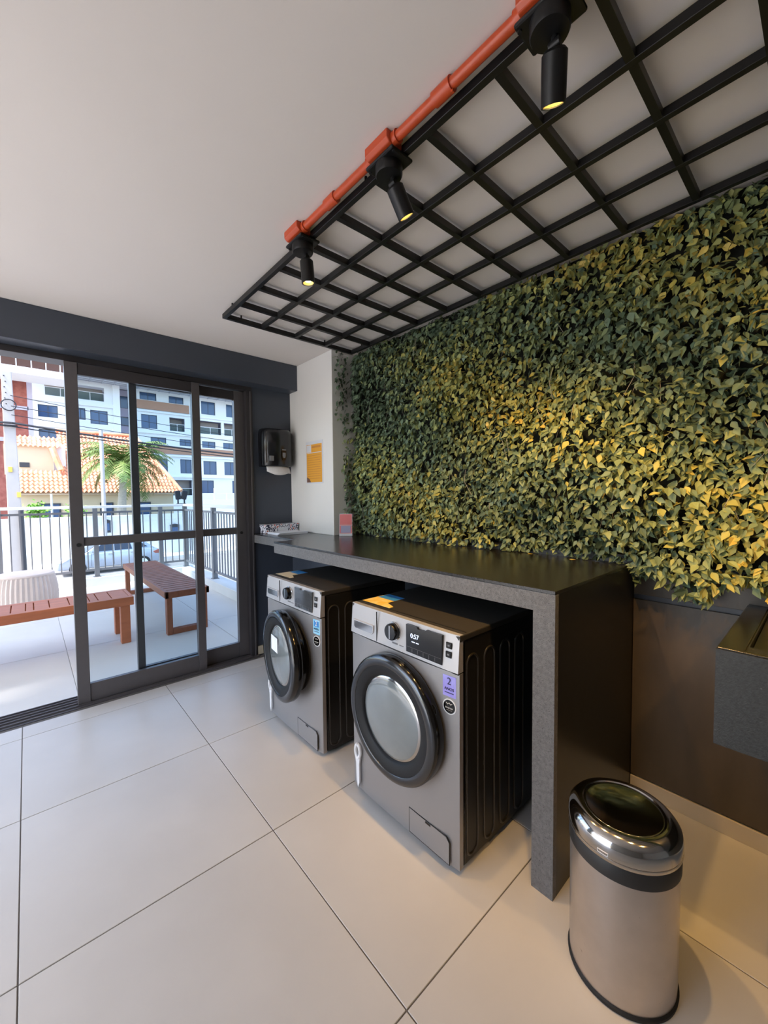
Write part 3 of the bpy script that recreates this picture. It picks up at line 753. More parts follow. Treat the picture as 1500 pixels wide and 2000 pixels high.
# never poke through the wall / column / counter top
# pick the 300 nearest ones in view as single leaves
rel = pos-np.array([0, 0, CAM_H]); dpt = rel @ np.array(_fw)
uu = 750+CAM_F*(rel @ np.array(_r2))/dpt; vv = 1000-CAM_F*(rel @ np.array(_u2))/dpt
inview = (uu > 10) & (uu < 1490) & (vv > 300) & (vv < 1190) & (depth > .05) & (ly > .2) & (ly < 1.6)
score = np.where(inview, size/dpt, -1)
pick = np.argsort(-score)[:300]
is_pick = np.zeros(ntot, bool); is_pick[pick] = True
org = np.array(gw.location)
def write_tone(me, vals):
    a = me.attributes.new('tone', 'FLOAT', 'FACE'); a.data.foreach_set('value', np.asarray(vals, np.float32))
vs = []; fs = []; tn = []; off = 0
for k in range(3):
    base, faces = LM[k]
    idx = np.where((kind == k) & ~is_pick)[0]
    P = np.einsum('nij,vj->nvi', R[idx], base)*size[idx][:, None, None]+pos[idx][:, None, :]
    P[:, :, 0] = np.minimum(P[:, :, 0], XW-.003)
    P[:, :, 2] = np.minimum(P[:, :, 2], HC-.002)
    over = (pos[idx][:, 1] > YC-.01)
    P[over, :, 2] = np.maximum(P[over, :, 2], ZC+.003)
    shift = np.maximum(P[:, :, 1].max(1)-(YCOL-.003), 0)
    P[:, :, 1] -= shift[:, None]
    vs.append(P.reshape(-1, 3)-org)
    F = np.array(faces)[None]+(off+np.arange(len(idx))*len(base))[:, None, None]
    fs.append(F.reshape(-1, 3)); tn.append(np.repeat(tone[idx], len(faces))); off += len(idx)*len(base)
vs = np.concatenate(vs); fs = np.concatenate(fs); tn = np.concatenate(tn)
me = bpy.data.meshes.new('foliage')
me.vertices.add(len(vs)); me.vertices.foreach_set('co', vs.astype(np.float32).ravel())
me.loops.add(len(fs)*3); me.loops.foreach_set('vertex_index', fs.astype(np.int32).ravel())
me.polygons.add(len(fs)); me.polygons.foreach_set('loop_start', np.arange(0, len(fs)*3, 3, dtype=np.int32))
me.update(calc_edges=True); me.validate()
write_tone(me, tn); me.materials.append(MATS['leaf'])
fo = bpy.data.objects.new('foliage', me); COL.objects.link(fo); fo.parent = gw; fo['kind'] = 'stuff'
variants = {}
for i in pick:
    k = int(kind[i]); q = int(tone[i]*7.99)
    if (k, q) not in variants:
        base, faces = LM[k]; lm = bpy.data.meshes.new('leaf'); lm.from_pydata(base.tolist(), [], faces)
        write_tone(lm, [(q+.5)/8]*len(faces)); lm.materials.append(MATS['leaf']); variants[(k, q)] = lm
    o = bpy.data.objects.new('leaf', variants[(k, q)]); COL.objects.link(o); o.parent = gw
    Mx = Matrix(R[i].tolist()).to_4x4() @ Matrix.Diagonal((size[i], size[i], size[i], 1))
    Mx.translation = Vector((pos[i]-org).tolist()); o.matrix_local = Mx
# stems between the leaves
stm = B()
for k in range(120):
    yy = random.uniform(Y0+.05, Y1-.05); zz = random.uniform(1.2, HC-.05)
    x_ = XW-.035-random.random()*.04
    stm.path([(x_, yy, zz), (x_-.012, yy+random.uniform(-.03, .03), zz-.07), (x_-.004, yy+random.uniform(-.05, .05), zz-.15)], .0011, n=4)
st = stm.build('stem', 'trunk', gw); st['kind'] = 'stuff'
for lx_, ly_, lab_ in ((1.90, 1.02, 'small dry leaf lying on the counter farther from its waterfall end'), (1.875, .80, 'dry yellow leaf lying on the counter nearest its waterfall end')):
    Mx = Matrix.Rotation(random.random()*6, 4, 'Z') @ Matrix.Diagonal((.03, .03, .01, 1)); base, faces = LM[1]
    lm = bpy.data.meshes.new('fallen_leaf'); lm.from_pydata(base.tolist(), [], faces); write_tone(lm, [.9]*len(faces)); lm.materials.append(MATS['leaf'])
    o = bpy.data.objects.new('fallen_leaf', lm); COL.objects.link(o); Mx.translation = (lx_-.02, ly_, ZC+.003); o.matrix_world = Mx
    tag(o, lab_, 'leaf', 'leaves fallen on the counter')

# ------------------------------------------------------------------ terrace outside
XT0, XT1, YT1 = -9.0, 1.93, 7.33
terr = struct(B().box(XT0, XT1+.22, YD+.125, YT1+.22, -.25, -.004), 'floor_terrace', 'deck_grout')
tiles(terr, grid_spans(.213, 1.2, -2.2, XT1), grid_spans(4.40, 1.2, YD+.142, YT1), 0.0, 'deck_tile', gap=.004, name='paver')
side_t = struct(B().box(XT0, XL-.2, -6, YD+.125, -.25, -.004), 'floor_side_bounce', 'deck_tile')  # unseen pale floor, added to bounce daylight through the side opening
struct(B().box(XT0, -2.2, YD+.125, YT1, -.004, 0), 'floor_terrace_end', 'deck_tile')
struct(B().box(XT0, XT1+.22, YT1, YT1+.22, -.01, .125), 'trim_6', 'curb', bevel=.006)
struct(B().box(XT1, XT1+.22, YD+.21, YT1, -.01, .125), 'trim_7', 'curb', bevel=.006)
struct(B().box(-7.0, XT1+.3, YD+.2, 6.6, 3.6, 3.85), 'ceiling_terrace_shade', 'white_wall')     # unseen slab added to keep the sun off the terrace
rail = thing('railing', (0, YT1+.1, .125), 'pale metal railing with thin upright bars around the terrace', 'railing')
RY, RX = YT1+.09, XT1+.09
B().box(-4.0, RX+.03, RY-.03, RY+.03, 1.165, 1.205).build('handrail', 'rail_white', rail, bevel=.004)
B().box(RX-.03, RX+.03, YD+.22, RY-.03, 1.165, 1.205).build('handrail', 'rail_white', rail, bevel=.004)
for z in (1.085, .215):
    B().box(-4.0, RX, RY-.012, RY+.012, z, z+.03).build('rail_bar', 'rail_grey', rail)
    B().box(RX-.012, RX+.012, YD+.22, RY-.012, z, z+.03).build('rail_bar', 'rail_grey', rail)
bar_me = None
def inst(name, me, parent, loc):
    o = bpy.data.objects.new(name, me); COL.objects.link(o); o.parent = parent; o.location = Vector(loc)-parent.location; return o
o = B().box(-.007, .007, -.007, .007, 0, .842).build('baluster', 'rail_grey', org=(0, 0, 0)); bar_me = o.data
bpy.data.objects.remove(o)
o = B().box(-.03, .03, -.03, .03, 0, 1.041).box(-.045, .045, -.045, .045, 0, .008).build('post', 'rail_grey', org=(0, 0, 0)); post_me = o.data
bpy.data.objects.remove(o)
posts_x = [-1.35, -.30, .76, 1.64]
x = -2.6
while x < RX-.05:
    if all(abs(x-p) > .045 for p in posts_x): inst('baluster', bar_me, rail, (x, RY, .244))
    x += .105
for p in posts_x: inst('post', post_me, rail, (p, RY, .125))
posts_y = [RY, 6.0, 4.7, 3.55]
for p in posts_y: inst('post', post_me, rail, (RX, p, .125))
y = YD+.3
while y < RY-.05:
    if all(abs(y-p) > .045 for p in posts_y): inst('baluster', bar_me, rail, (RX, y, .244))
    y += .105
# twin floodlights clipped to the rail corner
fl = thing('twin_floodlight', (1.97, RY, 1.205), 'pair of black floodlights on the corner of the railing', 'floodlight')
for dx, tl in ((-.05, -.12), (.05, .22)):
    B().box(1.97+dx-.01, 1.97+dx+.01, RY-.012, RY+.012, 1.205, 1.31).build('bracket', 'flood_black', fl)
    hd = thing('lamp_head', (0, 0, 0)); hd.parent = fl; hd.location = (dx, 0, .15); hd.rotation_euler = (0, tl, 0)
    b = B().box(-.042, .042, -.03, .03, -.075, .075); b.build('housing', 'flood_black', hd, org=(0, 0, 0), bevel=.012)
B().box(1.90, 2.04, RY-.028, RY+.028, 1.205, 1.215).build('clip', 'flood_black', fl)

# benches
def bench_across():
    t = thing('slatted_bench', (1.145, 5.3, 0), 'reddish slatted wooden bench with loop legs standing along the side railing', 'bench', 'wooden benches on the terrace')
    xa, xb, ya, yb = .945, 1.345, 4.18, 6.42; z = .42
    n = 22; st = (yb-ya)/n
    o = B().box(xa+.028, xb-.028, -st/2+.009, st/2-.009, z-.028, z).build('slat', 'wood', org=((xa+xb)/2, 0, 0)); sm = o.data; bpy.data.objects.remove(o)
    for k in range(n): inst('slat', sm, t, ((xa+xb)/2, ya+st*(k+.5), 0))
    for x in (xa, xb-.03): B().box(x, x+.03, ya, yb, z-.06, z+.002).build('side_rail', 'wood', t, bevel=.003)
    for y in (ya, yb-.03): B().box(xa, xb, y, y+.03, z-.06, z+.002).build('end_rail', 'wood', t, bevel=.003)
    for y in (ya+.02, yb-.09):
        for x in (xa+.015, xb-.065): B().box(x, x+.05, y, y+.07, 0, z-.06).build('leg', 'wood', t, bevel=.004)
        B().box(xa+.065, xb-.065, y, y+.07, 0, .05).build('leg_foot', 'wood', t, bevel=.004)
    return t
bench_across()
def bench_front():
    t = thing('slatted_bench', (-.2, 4.45, 0), 'orange-brown slatted wooden bench standing just outside the open door', 'bench', 'wooden benches on the terrace')
    xa, xb, ya, yb = -1.15, .70, 4.24, 4.67; z = .42
    xs = xb-.03; n = 0
    widths = [.13, .10, .06, .05, .09, .13, .10, .05, .09, .13, .10, .06, .05, .09, .13, .10, .05, .09, .13, .10]
    for wv in widths:
        if xs-wv < xa+.03: break
        B().box(xs-wv+.004, xs-.004, ya+.06, yb-.06, z-.026, z).build('slat', 'wood_orange', t); xs -= wv
    for y in (ya, yb-.06): B().box(xa, xb, y, y+.06, z-.075, z+.001).build('side_rail', 'wood_orange', t, bevel=.004)
    B().box(xb-.03, xb, ya+.06, yb-.06, z-.06, z).build('end_rail', 'wood_orange', t, bevel=.003)
    for x in (xa+.03, xb-.105):
        for y in (ya+.01, yb-.08): B().box(x, x+.075, y, y+.07, 0, z-.075).build('leg', 'wood_orange', t, bevel=.005)
        B().box(x+.01, x+.065, ya+.08, yb-.08, z-.12, z-.078).build('cross_piece', 'wood_orange', t)
bench_front()
# pouf with knitted vertical ribs
pf = thing('woven_pouf', (-.045, 6.42, 0), 'round cream woven pouf on the terrace behind the front bench', 'pouf')
n = 160; prof = [(.255, 0), (.285, .03), (.30, .12), (.295, .25), (.275, .37), (.262, .41)]
vs = []; fs = []
rows = 26
for j in range(rows+1):
    u = j/rows*(len(prof)-1); a = min(int(u), len(prof)-2); q = u-a
    r = prof[a][0]*(1-q)+prof[a+1][0]*q; z = prof[a][1]*(1-q)+prof[a+1][1]*q
    for i in range(n):
        t_ = 2*PI*i/n; rr = r+.006*math.sin(40*t_)+.002*(j % 2)
        vs.append((-.045+rr*math.cos(t_), 6.42+rr*math.sin(t_), z))
for j in range(rows):
    for i in range(n): fs.append((j*n+i, j*n+(i+1) % n, (j+1)*n+(i+1) % n, (j+1)*n+i))
fs.append(tuple(range(n-1, -1, -1)))
B().add(vs, fs).build('woven_side', 'wicker', pf, smooth=True)
B().lathe([(.268, .402), (.272, .415), (.262, .430), (.2, .434), (.002, .436)], (-.045, 6.42, 0), n=64).build('cushion_top', 'wicker', pf, smooth=True)

# ------------------------------------------------------------------ street
ZS = -2.12
struct(B().box(-60, 90, -40, 120, ZS-.5, ZS), 'floor_street', 'asphalt')
struct(B().box(-30, 40, 24.4, 26, ZS, ZS+.15), 'floor_sidewalk', 'curb')
fw_ = thing('boundary_wall', (8, 26.1, ZS), 'white boundary wall across the street behind the parked car', 'wall')
x = -8.0
while x < 30:
    B().box(x+.01, x+2.19, 26.0, 26.2, ZS, .27).build('panel', 'fence_white', fw_)
    x += 2.2
B().box(-8, 30, 25.97, 26.23, .27, .33).build('coping', 'fence_white', fw_)
B().box(-8, 30, 25.99, 26.0, -.02, .0).build('groove_line', 'curb', fw_)
for xx, za, zb, wv in ((3.0, -.57, .14, .32), (6.26, -.82, -.27, .45)):
    m_ = thing('meter_box', (xx+wv/2, 25.96, za), 'dark meter box on the white boundary wall, %s' % ('behind the silver car' if xx < 5 else 'right of the silver car'), 'meter box', 'meter boxes on the boundary wall')
    B().box(xx, xx+wv, 25.82, 25.98, za, zb-.08).build('case', 'meter_dark', m_, bevel=.01)
    B().prism([(xx-.05, zb-.08), (xx+wv+.05, zb-.08), (xx+wv*.6, zb), (xx+wv*.4, zb)], 25.78, 25.99, 'y').build('hood', 'meter_dark', m_)
    B().box(xx+.06, xx+wv-.06, 25.80, 25.825, za+.12, zb-.2).build('window', 'far_pane', m_)

# car (faces left)
car = thing('car', (2.8, 22.85, ZS), 'silver hatchback parked in the street below the terrace', 'car')
cx0, cx1, cy0, cy1 = .85, 4.80, 22.0, 23.7
z = ZS
lower = [(cx0+.02, z+.28), (cx0, z+.50), (cx0+.06, z+.68), (cx0+.30, z+.80), (cx0+.95, z+.93), (cx1-.35, z+.97), (cx1-.04, z+.93), (cx1, z+.60), (cx1-.03, z+.28)]
B().prism(lower, cy0, cy1, 'y').build('body', 'car_silver', car, bevel=.07, seg=3, smooth=True)
cab = [(cx0+.92, z+.90), (cx0+1.50, z+1.34), (cx0+1.75, z+1.42), (cx1-1.25, z+1.45), (cx1-.65, z+1.36), (cx1-.18, z+.95)]
vs = []
for y, s_ in ((cy0+.06, 0), (cy1-.06, 0)):
    for a, c in cab:
        k = (c-(z+.9))/.55*.16; vs.append((a, y+(k if y < 22.5 else -k), c))
k = len(cab)
B().add(vs, [tuple(range(k-1, -1, -1)), tuple(range(k, 2*k))]+[(i, (i+1) % k, k+(i+1) % k, k+i) for i in range(k)]).build('cabin', 'car_silver', car, bevel=.05, seg=2, smooth=True)
def sidewin(pts, name):
    vs = []
    for a, c in pts:
        q = (c-(z+.9))/.55*.16; vs.append((a, cy0+.06+q-.012, c))
    for a, c in pts:
        q = (c-(z+.9))/.55*.16; vs.append((a, cy0+.06+q+.01, c))
    k = len(pts)
    B().add(vs, [tuple(range(k-1, -1, -1)), tuple(range(k, 2*k))]+[(i, (i+1) % k, k+(i+1) % k, k+i) for i in range(k)]).build(name, 'car_glass', car)
sidewin([(cx0+1.22, z+1.0), (cx0+1.62, z+1.30), (cx0+2.02, z+1.33), (cx0+2.02, z+1.0)], 'side_window')
sidewin([(cx0+2.10, z+1.0), (cx0+2.10, z+1.335), (cx0+2.72, z+1.34), (cx0+2.80, z+1.0)], 'side_window')
sidewin([(cx0+2.90, z+1.02), (cx0+2.84, z+1.33), (cx0+3.16, z+1.28), (cx0+3.44, z+1.06)], 'side_window')
B().add([(cx0+.99, cy0+.14, z+.97), (cx0+.99, cy1-.14, z+.97), (cx0+1.48, cy1-.24, z+1.345), (cx0+1.48, cy0+.24, z+1.345), (cx0+1.03, cy0+.14, z+.95), (cx0+1.03, cy1-.14, z+.95), (cx0+1.52, cy1-.24, z+1.32), (cx0+1.52, cy0+.24, z+1.32)], [(0,1,2,3),(4,7,6,5),(0,4,5,1),(1,5,6,2),(2,6,7,3),(3,7,4,0)]).build('windscreen', 'car_glass', car)
for wx in (cx0+.72, cx1-.72):
    w_ = B().tube((wx, cy0-.01, z+.31), (wx, cy0+.2, z+.31), .31, n=28).build('wheel', 'tyre', car, smooth=True)
    B().lathe([(.20, 0), (.19, .015), (.06, .006), (.002, .012)], (wx, cy0-.008, z+.31), (0, -1, 0), n=20).build('hub', 'car_lamp', w_, smooth=True)
    B().tube((wx, cy1-.2, z+.31), (wx, cy1+.01, z+.31), .31, n=28).build('wheel', 'tyre', car, smooth=True)
B().prism([(cx0+.01, z+.60), (cx0+.03, z+.70), (cx0+.34, z+.80), (cx0+.40, z+.74), (cx0+.2, z+.62)], cy0-.012, cy0+.12, 'y').build('headlamp', 'car_lamp', car, bevel=.01)
B().prism([(cx1-.30, z+.80), (cx1-.06, z+.90), (cx1-.005, z+.82), (cx1-.005, z+.70), (cx1-.2, z+.70)], cy0-.012, cy0+.12, 'y').build('tail_lamp', 'brick_red', car, bevel=.01)
for hx in (cx0+1.85, cx0+2.72): B().box(hx, hx+.16, cy0-.03, cy0+.01, z+.84, z+.87).build('door_handle', 'chrome', car)
B().box(cx0+1.20, cx0+1.36, cy0-.14, cy0+.02, z+.98, z+1.09).build('mirror', 'car_silver', car, bevel=.03)
for hx in (cx0+1.22, cx0+2.06, cx0+2.86): B().box(hx-.006, hx+.006, cy0-.004, cy0+.01, z+.36, z+.93).build('door_joint', 'car_glass', car)

# concrete utility pole with cables
po = thing('utility_pole', (-.22, 13.1, ZS), 'pale concrete utility pole with cables beyond the railing on the far left', 'pole')
b = B(); x0, x1 = -.352, -.168
b.add([(-.345, 13.0, ZS), (-.035, 13.0, ZS), (-.035, 13.25, ZS), (-.345, 13.25, ZS), (-.352, 13.0, 4.32), (-.165, 13.0, 4.32), (-.165, 13.2, 4.32), (-.352, 13.2, 4.32)],
      [(0,3,2,1),(4,5,6,7),(0,1,5,4),(1,2,6,5),(2,3,7,6),(3,0,4,7)]); b.build('shaft', 'concrete_pole', po, bevel=.015)
for k in range(7): B().tube((-.30+.02*(k % 2), 12.985, 4.2-.13*k), (-.30+.02*(k % 2), 13.01, 4.2-.13*k), .012, n=10).build('bolt_hole', 'cable', po)
b = B().tube((-.085, 12.95, ZS), (-.115, 12.95, 1.1), .05, n=16); b.build('conduit', 'meter_dark', po, smooth=True)
for zz, xx in ((1.95, -.30), (1.35, -.17)): B().box(xx, xx+.07, 12.975, 13.0, zz, zz+.12).build('tag_plate', 'yellow_tag', po)
loop = [(-.24+.13*math.cos(2*PI*k/20), 12.95, 3.52+.13*math.sin(2*PI*k/20)) for k in range(21)]
B().path(loop, .012, n=6).build('cable_coil', 'cable', po, smooth=True)
B().box(-.42, -.10, 12.97, 13.0, 3.02, 3.06).build('cross_arm', 'cable', po)
def cable(p0, p1, sag, r, name, label):
    pts = []
    for k in range(17):
        u = k/16; p = Vector(p0).lerp(Vector(p1), u); p.z -= sag*4*u*(1-u); pts.append(p)
    tag(B().path(pts, r, n=5).build(name, 'cable', org=p0, smooth=True), label, 'cable', 'power cables at the pole')
cable((-.20, 12.9, 3.10), (16, 13.6, 3.0), .42, .026, 'power_cable', 'thickest dark cable sagging across the street from the pole')
cable((-.20, 12.92, 3.02), (16, 13.8, 2.75), .36, .014, 'power_cable', 'thin dark cable just below the thickest one')
cable((-.20, 12.95, 3.50), (16, 14.2, 3.1), .25, .009, 'power_cable', 'thin dark cable leaving the coil on the pole')
cable((-.20, 12.97, 3.75), (16, 14.5, 3.8), .45, .008, 'power_cable', 'uppermost thin cable strung from the pole')
cable((-.20, 12.98, 3.30), (16, 14.0, 2.9), .30, .008, 'power_cable', 'thin cable between the coil and the thickest cable')
cable((-8, 12.6, 3.25), (-.20, 12.9, 3.10), .15, .026, 'power_cable', 'dark cable arriving at the pole from the left')
# lamp post in the garden
lp = thing('white_post', (2.85, 24.2, ZS), 'slim white street post in front of the palm', 'post')
B().tube((2.86, 24.2, ZS), (2.86, 24.2, 4.66), .10, .085, n=16).build('shaft', 'concrete_pole', lp, smooth=True)
B().tube((2.86, 24.2, ZS), (2.86, 24.2, ZS+.25), .15, n=16).build('foot', 'concrete_pole', lp, smooth=True)

# palm
pm = thing('palm_tree', (4.07, 27.4, ZS), 'feathery green palm in front of the tiled house roof', 'tree')
b = B(); b.path([(4.07, 27.4, ZS), (4.05, 27.4, 0), (4.15, 27.4, 1.6), (4.30, 27.4, 3.3)], [.26, .24, .20, .16], n=14); b.build('trunk', 'trunk', pm, smooth=True)
random.seed(4)
for k in range(46):
    az = 2*PI*k/46*2.4*3+random.uniform(-.2, .2); el = random.uniform(-.25, 1.35); Lf = random.uniform(2.4, 3.0)
    b = B(); p = Vector((4.30, 27.4, 3.25)); dirh = Vector((math.cos(az), math.sin(az), 0)); spine = [p.copy()]
    a = el; seg = 14
    for s_ in range(seg):
        p = p+(dirh*math.cos(a)+Vector((0, 0, math.sin(a))))*(Lf/seg); a -= .13; spine.append(p.copy())
    b.path(spine, [.028*(1-i/seg)+.004 for i in range(seg+1)], n=4)
    sidev = Vector((-dirh.y, dirh.x, 0))
    for i in range(1, seg):
        q = i/seg; ln = .62*math.sin(PI*(.12+.85*q))+.08
        d = (spine[i+1]-spine[i-1]).normalized(); up = sidev.cross(d)
        for sgn in (-1, 1):
            for h in (0, .5):
                s0 = spine[i]+(spine[i+1]-spine[i])*h if i+1 <= seg else spine[i]
                tip = s0+sidev*sgn*ln*.8+d*ln*.5-Vector((0, 0, ln*random.uniform(.15, .5)))
                mid_ = s0.lerp(tip, .5)+Vector((0, 0, .05)); wv = d*.034
                b.add([s0-wv, s0+wv, mid_+wv, mid_-wv, tip], [(0, 1, 2, 3), (3, 2, 4)])
    b.build('frond', 'frond', pm)

# house with clay roof
ho = thing('house', (4, 32, ZS), 'beige house with orange clay tile roof behind the palm', 'house')
B().box(-.6, 7.6, 30.5, 38, ZS, 1.75).build('wall', 'house_beige', ho)
for xa, xb in ((3.4, 4.1), (5.3, 6.2), (.6, 1.5)):
    wf_ = B().box(xa, xb, 30.42, 30.5, .05, 1.0).build('window', 'meter_dark', ho)
    B().box(xa+.08, xb-.08, 30.40, 30.43, .12, .93).build('pane', 'far_pane', wf_)
B().box(-.5, 2.2, 30.43, 30.5, .62, .72).build('string_course', 'curb', ho)
def roof(x_lo, x_hi, y0, y1, z0, z1, name):
    vs = []; fs = []; Lr = math.hypot(y1-y0, z1-z0); rows = int(Lr/.33); pitch = .22
    xs = np.arange(-1.2, 8.2, pitch/6)
    for j in range(rows):
        ra, rb = j/rows, (j+1.12)/rows
        ring = [[], []]
        lo, hi = x_lo(ra+.5/rows), x_hi(ra+.5/rows)
        for x in xs:
            if x < lo or x > hi: continue
            hgt = .055*math.sin(2*PI*x/pitch)
            for q, (rr, lift) in enumerate(((ra, .05), (rb, .0))):
                yy = y0+(y1-y0)*rr; zz = z0+(z1-z0)*rr+hgt+lift
                ring[q].append((x, yy, zz))
        n_ = len(ring[0]); o = len(vs); vs += ring[0]+ring[1]
        fs += [(o+i, o+i+1, o+n_+i+1, o+n_+i) for i in range(n_-1)]
    b = B().add(vs, fs); ob = b.build(name, 'roof_tile', ho); ob['kind'] = 'stuff'
    return ob
roof(lambda r: (-.7 if r < .33 else 1.60), lambda r: 7.95-1.75*r, 29.95, 35.0, 1.62, 5.78, 'roof_tiles')
B().add([(-.7, 30.0, 1.5), (7.9, 30.0, 1.5), (6.15, 35, 5.6), (1.7, 35, 5.6), (1.7, 31.7, 2.9), (-.7, 31.7, 2.9)], [(0, 1, 2, 3, 4, 5)]).build('roof_underlay', 'house_beige', ho)
B().add([(7.9, 30.0, 1.6), (6.2, 35, 5.75), (7.9, 39, 1.6)], [(0, 2, 1)]).build('roof_hip', 'roof_tile', ho)
B().path([(7.97, 29.9, 1.72), (6.22, 35, 5.9)], .12, n=8).build('hip_ridge', 'roof_tile', ho, smooth=True)
B().path([(1.6, 35.0, 5.88), (6.22, 35, 5.9)], .12, n=8).build('ridge', 'roof_tile', ho, smooth=True)
B().box(-.9, 1.3, 31.75, 32.0, 2.7, 4.45).build('upper_wall', 'house_beige', ho)
B().box(-.25, .2, 31.70, 31.76, 3.15, 3.42).build('vent', 'meter_dark', ho)
B().box(1.32, 1.9, 31.9, 33.5, 2.9, 4.6).build('gable_wall', 'fence_white', ho)
roof(lambda r: -.9, lambda r: 1.72, 31.55, 32.5, 4.36, 5.05, 'roof_tiles')
B().path([(1.25, 31.55, 4.35), (1.62, 31.3, 3.0)], .16, n=8).build('verge_tiles', 'roof_tile', ho, smooth=True)
for i, (bx_, by_, s_, lab) in enumerate(((.35, 27.6, .5, 'green bush behind the boundary wall right of the pole'), (1.95, 27.5, .45, 'small green bush beside the white porch post'))):
    bs = B(); random.seed(30+i)
    for k in range(420):
        v = Vector((random.gauss(0, .4), random.gauss(0, .3), random.gauss(0, .38)))*s_; c = Vector((bx_, by_, .62))+v
        a = Vector((random.uniform(-1, 1), random.uniform(-1, 1), random.uniform(-.4, 1))).normalized()*.16; t_ = a.orthogonal().normalized()*.05
        bs.add([c, c+a*.5+t_, c+a, c+a*.5-t_], [(0, 1, 2, 3)])
    bh = thing('bush', (bx_, by_, ZS), lab, 'bush')
    bs.build('leaves', 'bush', bh)['kind'] = 'stuff'
    B().tube((bx_, by_, ZS), (bx_, by_, .6), .04, n=8).build('stem', 'trunk', bh)
tag(B().tube((1.0, 28.2, ZS), (1.0, 28.2, 1.55), .05, n=10).build('porch_post', 'fence_white', org=(1.0, 28.2, ZS)), 'thin white porch post in front of the tiled house', 'post')

# apartment block
ap = thing('apartment_block', (13, 68, ZS), 'white apartment block with brown bands and dark windows across the street', 'building')
def facade(x0, x1, z0, z1, yf, holes, name, m, th=.35):
    xs = sorted({x0, x1, *[h[0] for h in holes], *[h[1] for h in holes]}); zs = sorted({z0, z1, *[h[2] for h in holes], *[h[3] for h in holes]})
    b = B()
    for a, c in zip(xs[:-1], xs[1:]):
        for e, g in zip(zs[:-1], zs[1:]):
            mx, mz = (a+c)/2, (e+g)/2
            if any(h[0] < mx < h[1] and h[2] < mz < h[3] for h in holes): continue
            b.box(a, c, yf, yf+th, e, g)
    return b.build(name, m, ap)
def far_window(h, yf, split=2, name='window'):
    a, c, e, g = h
    fr = B(); t_ = .07
    for q in ((a, c, e, e+t_), (a, c, g-t_, g), (a, a+t_, e+t_, g-t_), (c-t_, c, e+t_, g-t_)): fr.box(q[0], q[1], yf+.12, yf+.2, q[2], q[3])
    for k in range(1, split): fr.box(a+(c-a)*k/split-.035, a+(c-a)*k/split+.035, yf+.12, yf+.2, e+t_, g-t_)
    f = fr.build(name, 'far_frame', ap)
    for k in range(split):
        u0 = a+(c-a)*k/split; u1 = a+(c-a)*(k+1)/split
        B().box(u0+.03, u1-.03, yf+.15+.03*(k % 2), yf+.17+.03*(k % 2), e+.03, g-.03).build('pane', 'far_pane', f)
def balcony(h, yf, glass_h=1.0, deep=1.5):
    a, c, e, g = h
    b = B().box(a, c, yf+deep, yf+deep+.1, e, g)
    f = b.build('balcony_back', 'balcony_wall', ap)
    B().box(a-.02, c+.02, yf+.35, yf+deep, e-.12, e).build('balcony_floor', 'render_grey', f)
    gl = B().box(a, c, yf+.08, yf+.11, e, e+glass_h).build('balustrade', 'rail_glass', ap)
    B().box(a, c, yf+.06, yf+.13, e+glass_h, e+glass_h+.07).build('top_rail', 'rail_white', gl)
    n_ = max(2, int((c-a)/1.5))
    for k in range(n_+1):
        xx = a+(c-a-.06)*k/n_; B().box(xx, xx+.06, yf+.06, yf+.13, e, e+glass_h).build('rail_post', 'rail_white', gl)
YA, YR = 65.0, 65.0
# left wing
hL = [(1.4, 3.3, 11.3, 12.8), (5.1, 6.1, 11.4, 12.9), (6.6, 8.5, 11.0, 12.8)]
bL = [(2.1, 8.2, 14.05, 15.85)]
low = [(1.4, 3.3, 8.2, 9.8), (5.1, 6.1, 8.2, 9.8), (6.6, 8.5, 8.0, 9.8)]
facade(.6, 9.1, ZS, 16.4, YA, hL+bL+low, 'wing_wall', 'render_white')
for h in hL+low: far_window(h, YA)
for h in bL: balcony(h, YA)
B().box(9.1, 9.9, YA-.3, YA+.5, ZS, 16.4).build('corner_column', 'render_white', ap)
B().box(.5, 9.9, YA-.25, YA, 13.25, 13.75).build('floor_band', 'render_white', ap)
B().box(.5, 9.9, YA-.2, YA, 10.1, 10.5).build('floor_band', 'render_white', ap)
# recess between the wings
hr = [(10.3, 11.3, 13.9, 15.6), (10.3, 11.5, 11.4, 12.7), (10.3, 11.4, 8.0, 9.8)]
facade(9.9, 11.7, ZS, 16.4, YA+2.2, hr, 'recess_wall', 'render_grey')
for h in hr: far_window(h, YA+2.2, 1)
# right wing
hR = [(12.3, 14.4, 15.05, 16.1), (16.0, 18.0, 15.05, 16.05), (12.4, 14.4, 11.05, 13.0), (13.5, 15.5, 8.9, 9.9), (17.3, 18.9, 8.9, 9.9), (14.1, 15.6, 4.85, 6.9), (17.3, 18.9, 4.8, 6.9),
      (20.5, 22.6, 14.0, 16.0), (24.3, 26.3, 14.0, 16.0), (20.5, 22.5, 8.85, 9.85), (23.7, 25.7, 8.85, 9.85), (20.6, 22.6, 4.7, 6.8), (23.8, 25.8, 4.7, 6.8), (20.3, 22.1, 1.7, 3.8), (25.0, 26.8, 1.7, 3.8),
      (28.0, 30.0, 14.0, 16.0), (28.0, 30.0, 8.85, 9.85), (28.0, 30.0, 4.7, 6.8)]
bR = [(16.0, 18.1, 11.0, 12.95), (20.1, 23.5, 11.0, 13.0), (23.9, 26.4, 11.0, 13.0), (15.6, 18.9, 1.5, 3.8)]
facade(11.7, 31, ZS, 16.4, YR, hR+bR, 'wing_wall', 'render_white')
for h in hR: far_window(h, YR)
for h in bR: balcony(h, YR)
for xa, xb, za, zb in ((11.7, 18.7, 13.75, 14.95), (12.6, 19.0, 7.6, 8.6), (19.6, 31, 7.6, 8.65)):
    B().box(xa, xb, YR-.18, YR, za, zb).build('brown_band', 'band_brown', ap)
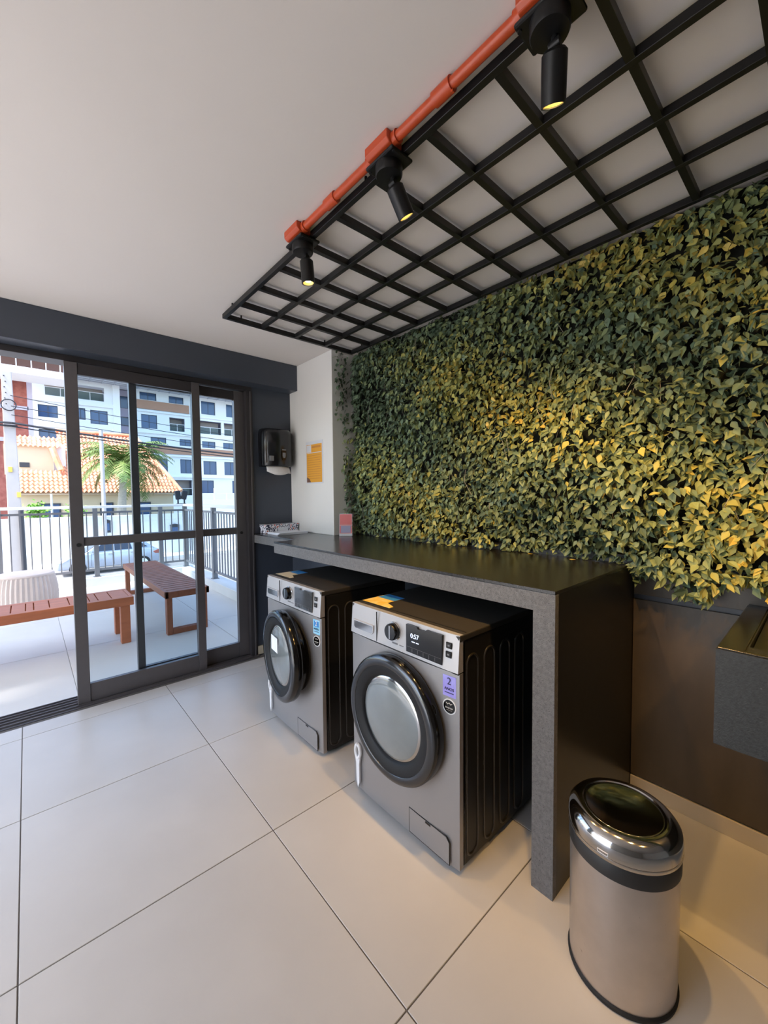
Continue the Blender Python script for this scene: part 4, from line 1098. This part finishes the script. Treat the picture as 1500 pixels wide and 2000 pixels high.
for zz in (13.35, 10.35, 7.2, 4.15):
    B().box(11.6, 31.1, YR-.28, YR, zz, zz+.22).build('floor_band', 'render_white', ap)
B().box(9.9, 31, YR+2.6, YR+3.2, ZS, 17.1).box(.6, 31, YR+6, YR+6.5, ZS, 17.1).build('rear_wall', 'render_grey', ap)
# projecting roof with ribbed soffit
rf = B().box(-.4, 32, YA-3.6, YA+7, 16.62, 17.0).build('roof', 'render_white', ap)
B().box(-.4, 32, YA-3.6, YA+2.6, 16.5, 16.62).build('soffit', 'soffit', rf)
k = -.2
while k < 32:
    B().box(k, k+.14, YA-3.55, YA, 16.40, 16.5).build('soffit_rib', 'soffit_rib', rf); k += 1.35
for yy in (-3.3, -2.3, -1.3, -.4): B().box(-.4, 32, YA+yy, YA+yy+.12, 16.39, 16.5).build('soffit_rib', 'soffit_rib', rf)
B().box(.6, 9.8, YA+.02, YA+.3, 16.38, 16.5).box(11.7, 31, YA+.02, YA+.3, 16.38, 16.5).build('wall_head', 'render_white', rf)
# low garage fence in front of the block, on the right
gf = thing('garden_fence', (24, 50, ZS), 'low white fence with thin posts in front of the apartment block', 'fence')
B().box(15, 40, 50, 50.3, ZS, .9).build('fence_wall', 'fence_white', gf)
for k in range(16): B().box(15.5+1.5*k, 15.6+1.5*k, 50.1, 50.2, .9, 2.3 if k % 3 == 1 else 1.7).build('fence_post', 'rail_white', gf)
B().box(15, 40, 50.12, 50.18, 1.62, 1.70).build('fence_rail', 'rail_white', gf)
# brick block on the far left
bk = thing('brick_tower', (-.6, 52, ZS), 'red brick tower block at the far left behind the pole', 'building')
B().box(-4, .36, 51, 58, ZS, 13.6).build('wall', 'brick_red', bk)
for zz in (12.6, 9.6, 6.6): B().box(-4.05, .42, 50.9, 51, zz, zz+.35).build('floor_band', 'render_grey', bk)
B().box(.36, .75, 50.9, 52.5, ZS, 13.6).build('corner_pier', 'render_grey', bk)
ub = thing('upper_balcony', (-2, 49, 12.0), 'dark roof overhang with thin white posts at the top left', 'roof')
B().box(-9, 3.4, 46.6, 49.8, 12.0, 12.6).build('slab', 'render_white', ub)
B().box(-9, 3.4, 49.4, 49.8, 12.6, 15.2).build('back_wall', 'poster_brown', ub)
for k in range(8): B().box(-3.25+.98*k, -3.17+.98*k, 46.7, 46.78, 12.6, 15.2).build('rail_post', 'rail_white', ub)
B().box(-9, 3.4, 46.5, 49.8, 15.2, 15.6).build('roof_slab', 'render_grey', ub)
